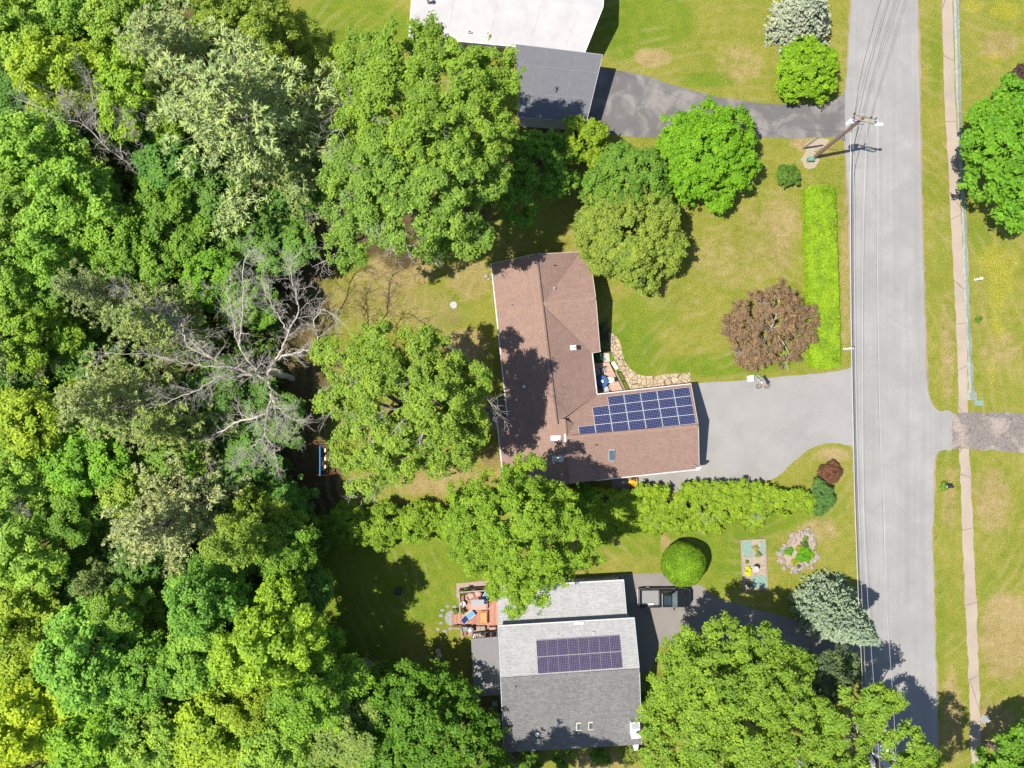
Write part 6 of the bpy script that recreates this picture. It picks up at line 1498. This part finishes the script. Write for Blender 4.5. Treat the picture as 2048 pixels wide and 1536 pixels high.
def rock_garden():
    ring = [(1610,1064),(1622,1070),(1628,1082),(1626,1092),(1612,1078),(1598,1068),(1588,1076),(1578,1086),(1568,1096),(1560,1106),(1558,1116),(1564,1126),(1574,1132),(1586,1137),(1598,1137),(1610,1134),(1622,1128),(1630,1118),(1629,1108)]
    rr = random.Random(9); k = 0
    c0 = W(1595, 1100); 
    mb = MB()
    pl = [(1600,1064),(1618,1066),(1629,1080),(1626,1096),(1630,1112),(1624,1128),(1604,1138),(1580,1135),(1560,1122),(1558,1108),(1570,1092),(1588,1074)]
    sheet('gravel_pad', pl, .014, M['gravel'], .08, 21)
    proto = {}
    for (px, py) in ring + [(p[0]+rr.uniform(-7, 7), p[1]+rr.uniform(-7, 7)) for p in ring for _ in range(4)]:
        p = W(px, py); m = rr.choice(['pinkstone', 'pinkstone', 'stone', 'greystone']); r = rr.uniform(.10, .24)
        key = (m, rr.randrange(3))
        if key not in proto:
            mb = MB(); mb.blob((0, 0, 0), 1.0, k, 0, 2, .35, .7); o = mb.build('garden_rock', M[m]); proto[key] = o.data
        else: o = link('garden_rock', proto[key])
        o.location = (p.x, p.y, r*.35); o.scale = (r*rr.uniform(.8, 1.4), r, r); o.rotation_euler = (0, 0, rr.uniform(0, 6)); k += 1
        tag(o, {'pinkstone': 'pinkish rock in the border of the rock garden', 'stone': 'pale rock in the border of the rock garden', 'greystone': 'grey rock in the border of the rock garden'}[m], 'rock', 'rocks round the rock garden')
    for i, (px, py, r, h, c, lb) in enumerate([(1576,1101,.45,.4,(.055,.13,.008),'round green plant at the narrow side of the rock garden'),(1606,1108,.8,.5,(.06,.15,.006),'large bright green clump in the middle of the rock garden'),(1598,1114,.4,.4,(.04,.13,.012),'deep green plant beside the large clump of the rock garden'),(1618,1108,.5,.3,(.085,.15,.008),'light green low plant at the open side of the rock garden'),(1588,1123,.32,.35,(.14,.14,.006),'yellow flowered plant at the bottom of the rock garden'),(1609,1076,.25,.3,(.06,.11,.012),'small green plant inside the pinkish rock curve'),(1606,1088,.35,.4,(.035,.07,.018),'dark green plant in the upper rock garden'),(1598,1096,.3,.3,(.13,.12,.02),'yellowish plant at the centre of the rock garden'),(1596,1133,.16,.3,(.05,.05,.025),'small dark tuft at the lower stones of the rock garden')]):
        p = W(px, py); broad_tree('rockery_plant', lb, (p.x, p.y), [(p.x, p.y, h*.45, r, r, h*.6)], c, cat='plant', group='plants of the rock garden', seed=220+i, trunk_r=.012, limbs=3, clump=.16, nleaf=30, size=.055)
rock_garden()

# ------------------------------------------------------------------ deck of the grey house
def deck():
    z = .6; Pz = lambda px, py, zz=z: W(px, py, zz)
    t = thing('wooden_deck', W(955, 1220), 'reddish board deck with railing beside the grey house', 'deck')
    mb = MB(); mb.prism([tuple(Pz(*p))[:2] for p in ((919,1179),(996,1174),(998,1251),(905,1250.5),(905,1220.5),(920.5,1219.5))], .05, z); mb.prism([tuple(Pz(*p))[:2] for p in ((923,1251.3),(998,1251.8),(998,1272),(925,1272))], .05, z-.05)
    mb.build('deck_board', M['reddeck'], t)
    mb = MB()
    for pl in ([(996,1174.5),(919.5,1179.5),(921,1219.5)], [(905.5,1250),(923.5,1251.5),(925,1271.5)]):
        P = [Pz(*p) for p in pl]
        for a, b in zip(P, P[1:]):
            mb.beam(a+Vector((0, 0, .92)), b+Vector((0, 0, .92)), .13, .045); mb.beam(a+Vector((0, 0, .12)), b+Vector((0, 0, .12)), .05, .07)
            n = max(2, int((b-a).length/.15))
            for i in range(n+1): q = a.lerp(b, i/n); mb.beam(q, q+Vector((0, 0, .92)), .04)
    mb.build('railing', M['wood'], t)
    mb = MB(); mb.prism([tuple(W(*p))[:2] for p in ((913,1167),(985,1160),(986,1171),(920,1176.5),(918.5,1196),(913,1196))], 0, .03); 
    o = mb.build('stone_edging', M['pinkstone'], t)
    s = thing('stone_landing', W(899, 1235), 'half round pale stone landing at the end of the deck', 'landing')
    mb = MB(); mb.prism([tuple(W(905, 1219.5))[:2]] + [tuple(W(904.5-14.5*math.sin(a*math.pi/12), 1235-15.5*math.cos(a*math.pi/12)))[:2] for a in range(1, 12)] + [tuple(W(905, 1250.5))[:2]], 0, .16); mb.build('slab', M['greystone'], s)
    rr = random.Random(3); proto = None
    for i, (px, py) in enumerate([(909,1213),(895,1212),(885,1220),(882,1231),(882,1246),(900,1257),(890,1262),(876,1258)]):
        p = W(px, py); mb = MB(); mb.prism([(p.x+.23*math.cos(a)*rr.uniform(.8, 1.2), p.y+.17*math.sin(a)*rr.uniform(.8, 1.2)) for a in [k*.785 for k in range(8)]], 0, .05)
        o = mb.build('stepping_stone', M['greystone']); tag(o, 'pale stepping stone in the grass beside the half round landing', 'stepping stone', 'stepping stones by the deck')
    # porch swing seat with canopy
    c = Pz(957, 1211, 1.0); t = thing('porch_swing', (c.x, c.y, z), 'pink cushioned swing seat with grey canopy on the deck', 'swing seat')
    L = lambda x, y, zz: (c.x+x, c.y+y, z+zz)
    mb = MB(); mb.box(L(0, -.12, .45), (1.7, .6, .14), bev=.05); mb.build('seat', M['pink'], t)
    mb = MB(); mb.box(L(0, .24, .75), (1.7, .14, .5), mat=Matrix.Rotation(R(-14), 3, 'X'), bev=.05); mb.build('backrest', M['pink'], t)
    mb = MB(); mb.box(L(-.05, .62, 1.35), (1.35, .55, .05), mat=Matrix.Rotation(R(-12), 3, 'X'), bev=.02); mb.build('canopy', M['canopy'], t)
    for s in (-.92, .92):
        mb = MB(); mb.tube([L(s, -.45, 0), L(s, .5, 1.35), L(s, .8, 0)], .03, 6); mb.build('side_frame', M['whitemetal'], t)
    # loungers
    def lounger(px, py, rz, label, m2):
        p = Pz(px, py, .9); t = thing('lounger', (p.x, p.y, z), label, 'lounger', 'loungers on the deck', rz)
        mb = MB(); mb.box((.28, 0, .32), (.95, .58, .05), bev=.02); mb.build('seat', M[m2], t, local=True)
        mb = MB(); mb.box((-.42, 0, .5), (.75, .58, .05), mat=Matrix.Rotation(R(35), 3, 'Y'), bev=.02); mb.build('backrest', M['navy'], t, local=True)
        for y in (-.3, .3):
            mb = MB(); mb.tube([(.72, y, 0), (.7, y, .34), (-.1, y, .34), (-.75, y, .74)], .022, 6); mb.tube([(-.2, y, .34), (-.45, y, 0)], .02, 6); mb.build('leg', M['whitemetal'], t, local=True)
    lounger(974, 1189, R(-122), 'blue folding lounger under the maple branches on the deck', 'skyblue')
    lounger(936.5, 1233, R(38), 'dark and light blue folding lounger in the sun on the lower deck', 'skyblue')
    # pink armchairs, stool, orange cloth, table
    def armchair(px, py, rz, label):
        p = Pz(px, py, .8); t = thing('garden_armchair', (p.x, p.y, z), label, 'armchair', 'pink armchairs on the deck', rz)
        mb = MB(); mb.box((0, 0, .38), (.6, .6, .16), bev=.05); mb.build('seat', M['pink'], t, local=True)
        mb = MB(); mb.box((-.33, 0, .65), (.12, .6, .55), bev=.04); mb.build('backrest', M['pink'], t, local=True)
        for y in (-.36, .36): mb = MB(); mb.box((0, y, .32), (.68, .07, .60), bev=.02); mb.build('armrest', M['wood'], t, local=True)
    armchair(941, 1191, R(-55), 'pink cushioned armchair beside the swing seat canopy')
    armchair(955, 1187, R(-110), 'pink cushioned armchair between canopy and upper lounger')
    p = Pz(968, 1235, 1.0); t = thing('orange_cloth', (p.x, p.y, z), 'orange cloth draped over a low table on the deck', 'table')
    mb = MB(); bm = bmesh.new(); bmesh.ops.create_grid(bm, x_segments=14, y_segments=14, size=1.0); r2 = random.Random(5)
    for v in bm.verts:
        e = max(abs(v.co.x), abs(v.co.y)); v.co = Vector((v.co.x*.42*(1+.08*r2.uniform(-1, 1))+p.x, v.co.y*.68*(1+.05*r2.uniform(-1, 1))+p.y, z+.5-(max(0, e-.7)*.9)+r2.uniform(0, .03)))
    mb.bm(bm); mb.build('cloth', M['orange'], t)
    for sx in (-.25, .25):
        for sy in (-.4, .4): mb = MB(); mb.box((p.x+sx, p.y+sy, z+.2), (.05, .05, .4)); mb.build('leg', M['wood'], t)
    p = Pz(926, 1207, .9); t = thing('round_stool', (p.x, p.y, z), 'small round pale side table by the deck railing', 'side table')
    mb = MB(); mb.cyl((p.x, p.y), .26, z+.42, z+.46, 18); mb.build('tabletop', M['white'], t)
    for a in range(3): mb = MB(); mb.tube([(p.x+.2*math.cos(a*2.09), p.y+.2*math.sin(a*2.09), z), (p.x+.1*math.cos(a*2.09), p.y+.1*math.sin(a*2.09), z+.42)], .018, 5); mb.build('leg', M['greymetal'], t)
    # kettle grill and cooker
    p = Pz(941.5, 1259.5, 1.2); t = thing('kettle_grill', (p.x, p.y, z-.05), 'round kettle grill with pale lid below the deck', 'grill')
    mb = MB(); mb.lathe((p.x, p.y), [(.05, z+.42), (.26, z+.52), (.33, z+.68), (.33, z+.70)], 18); mb.build('bowl', M['black'], t)
    mb = MB(); mb.lathe((p.x, p.y), [(.34, z+.70), (.30, z+.82), (.16, z+.92), (0, z+.95)], 18); mb.build('lid', M['greymetal'], t); mb = MB(); mb.box((p.x, p.y, z+.98), (.16, .05, .05)); mb.build('handle', M['white'], t)
    for a in range(3): mb = MB(); mb.tube([(p.x+.3*math.cos(a*2.09), p.y+.3*math.sin(a*2.09), z-.05), (p.x+.15*math.cos(a*2.09), p.y+.15*math.sin(a*2.09), z+.5)], .018, 5); mb.build('leg', M['greymetal'], t)
    p = Pz(930, 1257.5, 1.2); t = thing('gas_grill', (p.x, p.y, z-.05), 'square grill with a black grate beside the kettle grill', 'grill')
    mb = MB(); mb.box((p.x, p.y, z+.4), (.6, .5, .7), bev=.03); mb.build('body', M['darkmetal'], t); mb = MB()
    for k in range(7): mb.box((p.x-.24+k*.08, p.y, z+.77), (.02, .44, .02))
    for k in range(4): mb.box((p.x, p.y-.18+k*.12, z+.772), (.5, .02, .02))
    mb.build('grate', M['greymetal'], t)
    rr = random.Random(12)
    for i, (px, py, sx, sy, h, m, lb) in enumerate([(957,1257,.45,.45,.4,'stone','pale square planter box right of the kettle grill'),(966,1256.5,.45,.42,.42,'stone','second pale square planter box right of the kettle grill'),(985,1256,.7,.3,.5,'brick','rusty brown chest against the grey house below the deck'),(963,1267,.55,.35,.45,'wood','pale wooden box above the porch roof edge'),(983,1267,.7,.5,.5,'brick','reddish brown bin above the porch roof edge'),(952,1269.5,.4,.25,.3,'white','small white tray above the porch roof edge')]):
        p = Pz(px, py, .9); t = thing('storage_box' if m in ('wood', 'brick') else 'planter_box', (p.x, p.y, z-.05), lb, 'box', None)
        mb = MB(); mb.box((p.x, p.y, z-.05+h/2), (sx, sy, h), rz=R(4), bev=.02); mb.build('case', M[m], t); mb = MB(); mb.box((p.x, p.y, z-.05+h+.012), (sx*.86, sy*.84, .03), rz=R(4), bev=.01); mb.build('lid', M['wood' if m != 'wood' else 'beige'], t)
    for i, (px, py, lb) in enumerate([(924,1186,'small potted plant in the corner of the deck railing'),(933,1181,'potted plant along the upper deck railing'),(925,1222,'dark leaved potted plant at the deck corner step'),(912,1222,'potted plant beside the half round landing')]):
        p = Pz(px, py, .9); t = thing('potted_plant', (p.x, p.y, z), lb, 'plant', 'potted plants on the deck')
        mb = MB(); mb.tube([(p.x, p.y, z), (p.x, p.y, z+.26)], [.10, .15], 12); mb.build('pot', M['terracotta'], t)
        rng = np.random.default_rng(300+i); P_, N_, S_, T_ = crown_leaves([(0, 0, .42, .22, .22, .2)], rng, clump=.13, nleaf=26, size=.06)
        o = link('foliage', leaf_mesh('foliage', P_, N_, S_, S_*.6, T_, rng, M['leaf']), t); o.color = (.05, .10, .015, 1)
    # wood stack and rails at the upper wall
    p = W(1203, 1155, .3); t = thing('firewood_stack', (p.x, p.y, 0), 'long low firewood stack along the upper wall of the grey house', 'firewood')
    mb = MB(); r4 = random.Random(6); a = W(1168, 1158); b = W(1243, 1153.5)
    for k in range(46):
        q = a.lerp(b, r4.random()); mb.tube([(q.x, q.y-.22, .1+.13*r4.randrange(4)), (q.x, q.y+.22, .1+.13*r4.randrange(4))], r4.uniform(.05, .09), 6)
    mb.beam(a+Vector((0, .25, .62)), b+Vector((0, .25, .62)), .08, .05); mb.build('log_pile', M['wood'], t)
deck()

# ------------------------------------------------------------------ yard things
def yard():
    # swing set
    a = W(640, 890, 2.1); b = W(640, 951, 2.1); t = thing('swing_set', (a.x, (a.y+b.y)/2, 0), 'blue swing set with red legs in the shade at the wood edge', 'swing set')
    mb = MB(); mb.tube([a, b], .07, 8); mb.build('top_bar', M['blue'], t)
    for p in (a, b):
        for s in (-1, 1): mb = MB(); mb.tube([p, (p.x+s*1.35, p.y+(.12 if p is a else -.12), 0)], .04, 6); mb.build('leg', M['red'], t)
    for k in (.22, .5, .78):
        q = a.lerp(b, k); mb = MB(); mb.box((q.x+.1, q.y, .45), (.16, .42, .04), bev=.012); o = mb.build('swing_seat', mk('cream_plastic', (.6, .56, .36), .5) if k < .3 else bpy.data.materials['cream_plastic'], t)
        mb = MB()
        for s in (-.2, .2): mb.tube([(q.x+.1, q.y+s, .45), (q.x, q.y+s, 2.1)], .012, 4)
        mb.build('chain', M['greymetal'], o, root=t)
    # turquoise play table
    p = W(845, 915, .3); t = thing('play_table', (p.x, p.y, 0), 'turquoise plastic sand and water table on the back lawn', 'play table')
    mb = MB(); mb.lathe((p.x, p.y), [(.30, .32), (.46, .36), (.50, .46), (.46, .46), (.42, .40), (.1, .38), (0, .40)], 20); mb.build('basin', M['teal'], t)
    for k in range(5): mb = MB(); mb.blob((p.x+.34*math.cos(k*1.257), p.y+.34*math.sin(k*1.257), .45), .11, k, 0, 1, .1); mb.build('bump', M['teal'], t)
    for k in range(4): mb = MB(); mb.cyl((p.x+.33*math.cos(k*1.57+.4), p.y+.33*math.sin(k*1.57+.4)), .04, 0, .36, 8); mb.build('leg', M['teal'], t)
    p = W(865, 885, .2); t = thing('toy_bucket', (p.x, p.y, 0), 'small turquoise toy bucket half hidden under the oak beside the lawn', 'bucket')
    mb = MB(); mb.tube([(p.x, p.y, 0), (p.x, p.y, .28)], [.13, .18], 12); mb.build('bucket', M['teal'], t); mb = MB(); mb.tube([(p.x-.17, p.y, .28), (p.x, p.y, .42), (p.x+.17, p.y, .28)], .012, 5); mb.build('handle', M['white'], t)
    # plank by the wood edge
    p0 = W(588, 540); p1 = W(587, 606); t = thing('plank_ramp', p0.lerp(p1, .5), 'long weathered pale plank ramp lying at the wood edge', 'plank')
    mb = MB(); 
    for dx in (-.13, .13): mb.beam(p0+Vector((dx, 0, .25)), p1+Vector((dx, 0, .12)), .22, .05)
    mb.build('board', M['wood'], t)
    mb = MB()
    for k in (.1, .5, .9): q = p0.lerp(p1, k); mb.box((q.x, q.y, .08), (.5, .12, .16))
    mb.build('bearer', M['greenwood'], t)
    # fire ring
    p = W(797, 1182); t = thing('fire_ring', (p.x, p.y, 0), 'dark metal fire ring on the shaded lawn', 'fire ring')
    mb = MB(); vs = []; fs = []
    n = 20
    for r, z in ((.40, 0), (.40, .32), (.35, .32), (.35, .03)):
        for k in range(n): vs.append((p.x+r*math.cos(k*6.2832/n), p.y+r*math.sin(k*6.2832/n), z))
    for j in range(3):
        for k in range(n): fs.append((j*n+k, j*n+(k+1) % n, (j+1)*n+(k+1) % n, (j+1)*n+k))
    mb.faces(vs, fs); mb.build('ring', M['darkmetal'], t); mb = MB(); mb.cyl((p.x, p.y), .35, 0, .06, 16); mb.build('ash_bed', M['soil'], t)
    # stump with chips and a felled trunk piece
    p = W(716, 1337); t = thing('tree_stump', (p.x, p.y, 0), 'fresh cut tree stump among wood chips at the wood edge', 'stump')
    mb = MB(); prof = [(.95, -.05), (.72, .12), (.58, .35), (.55, .5)]
    mb.lathe((p.x, p.y), prof, 18); mb.build('bark', M['bark'], t, smooth=True); mb = MB(); mb.cyl((p.x, p.y), .54, .49, .515, 18); mb.build('cut_face', M['endgrain'], t)
    rr = random.Random(8); mb = MB()
    for k in range(240):
        a = rr.uniform(0, 6.28); r = abs(rr.gauss(0, .75)); q = W(728, 1331) + Vector((r*math.cos(a)*1.2, r*math.sin(a)*.9, .02+max(0, .22-.2*r)*rr.random())); mb.box(q, (rr.uniform(.08, .26), rr.uniform(.05, .12), .03), mat=Matrix.Rotation(rr.uniform(0, 6.28), 3, 'Z') @ Matrix.Rotation(rr.uniform(-.5, .5), 3, 'X'))
    q = W(728, 1331); mb.blob((q.x, q.y, 0), .9, 4, 0, 3, .2, .22); o = mb.build('wood_chips', M['chips']); tag(o, kind='stuff')
    a, b = W(752, 1336), W(788, 1347); t = thing('felled_log', a.lerp(b, .5), 'grey felled log lying beside the stump', 'log')
    mb = MB(); mb.tube([a+Vector((0, 0, .2)), a.lerp(b, .5)+Vector((0, .04, .19)), b+Vector((0, 0, .15))], [.21, .18, .13], 10); mb.build('log', M['deadwood'], t); mb = MB(); d = (b-a).normalized(); mb.tube([a+Vector((0, 0, .2))-d*.012, a+Vector((0, 0, .2))-d*.002], .2, 10); mb.build('cut_face', M['endgrain'], t)
    # row of log rounds
    for i, (px, py, r) in enumerate([(877,1299,.3),(880,1308,.32),(876,1316,.28),(878,1324,.3),(875.5,1332,.34)]):
        p = W(px, py); lb = ['upper end of the short row of log rounds', 'second log round from the upper end of the row', 'middle log round of the short row', 'fourth log round of the row, next to the lowest', 'largest pale log round at the lower end of the row'][i]
        t = thing('log_round', (p.x, p.y, 0), ('log round at the ' + lb) if i == 0 else lb, 'log', 'row of log rounds')
        mb = MB(); mb.cyl((p.x, p.y), r, 0, .38, 12, r2=r*.96); mb.build('bark', M['bark'], t); mb = MB(); mb.cyl((p.x, p.y), r*.93, .375, .392, 12); mb.build('cut_face', M['endgrain'], t)
    # square planter with flowers by the garage wall
    p = W(1266, 965, .4); t = thing('square_planter', (p.x, p.y, 0), 'square wooden planter with orange yellow flowers at the garage wall', 'planter')
    mb = MB()
    for dx, dy, sx, sy in ((0, .38, .86, .07), (0, -.38, .86, .07), (.395, 0, .07, .69), (-.395, 0, .07, .69)): mb.box((p.x+dx, p.y+dy, .25), (sx, sy, .5))
    mb.build('box', mk('fresh_cedar', (.52, .33, .17), .8, .2, 4), t); mb = MB(); mb.box((p.x, p.y, .22), (.71, .69, .40)); mb.build('soil', M['soil'], t)
    rng = np.random.default_rng(320); P_, N_, S_, T_ = crown_leaves([(p.x-t.location.x, p.y-t.location.y, .46, .32, .32, .16)], rng, clump=.13, nleaf=30, size=.06)
    o = link('flowers', leaf_mesh('flowers', P_, N_, S_, S_*.7, T_, rng, M['leaf']), t); o.color = (.40, .24, .02, 1)
    # stones at the left wall of the brown house
    for i, (px, py, r, lb) in enumerate([(973,552,.2,'small pale stone near the back corner of the brown house'),(978,558,.14,'smaller stone near the back corner of the brown house')]):
        p = W(px, py); mb = MB(); mb.blob((p.x, p.y, r*.4), r, i+40, 0, 2, .3, .7); tag(mb.build('garden_stone', M['stone']), lb, 'stone')
    # door steps at the shaded side of the grey house
    for i, (px, py, sx, sy, h, lb) in enumerate([(990,1405,.55,.5,.25,'upper grey concrete block in the shade of the grey house wall'),(996,1437,.6,.4,.25,'lower grey concrete block in the shade of the grey house wall')]):
        p = W(px, py); t = thing('concrete_block', (p.x, p.y, 0), lb, 'block'); mb = MB(); mb.box((p.x, p.y, h/2), (sx, sy, h), bev=.02); mb.build('block', M['concrete'], t)
yard()
# ------------------------------------------------------------------ light, sky, camera
def setup():
    w = bpy.data.worlds.new('World'); SC.world = w; w.use_nodes = True
    nt = w.node_tree; bg = nt.nodes['Background']
    sky = nt.nodes.new('ShaderNodeTexSky'); sky.sky_type = 'NISHITA'; sky.sun_disc = False
    el, az = R(63), math.atan2(-.13, -1.0)      # the sun stands to the left of the frame
    sky.sun_elevation = el; sky.sun_rotation = math.pi/2 - az
    sky.air_density = 1.0; sky.dust_density = .6; sky.ozone_density = 1.0
    nt.links.new(sky.outputs[0], bg.inputs[0]); bg.inputs[1].default_value = .10
    d = Vector((math.cos(az)*math.cos(el), math.sin(az)*math.cos(el), math.sin(el)))
    l = bpy.data.lights.new('sun', 'SUN'); l.energy = 5.0; l.angle = R(.53); l.color = (1.0, .955, .88)
    o = bpy.data.objects.new('sun', l); COL.objects.link(o); o.location = d*200; o.rotation_euler = (-d).to_track_quat('-Z', 'Y').to_euler()
    cam = bpy.data.cameras.new('camera'); cam.sensor_width = 36; cam.lens = 36*H/(2048/S); cam.clip_end = 2000; cam.clip_start = .5
    c = bpy.data.objects.new('camera', cam); COL.objects.link(c); c.location = (0, 0, H); c.rotation_euler = (0, 0, 0)
    SC.camera = c
    SC.view_settings.view_transform = 'Standard'; SC.view_settings.look = 'None'; SC.view_settings.gamma = 1.0; SC.view_settings.exposure = 1.0
    try: SC.view_settings.use_curve_mapping = False
    except Exception: pass
    SC.render.engine = 'CYCLES'; SC.cycles.max_bounces = 6; SC.cycles.diffuse_bounces = 3; SC.cycles.transmission_bounces = 3; SC.cycles.use_denoising = True
setup()
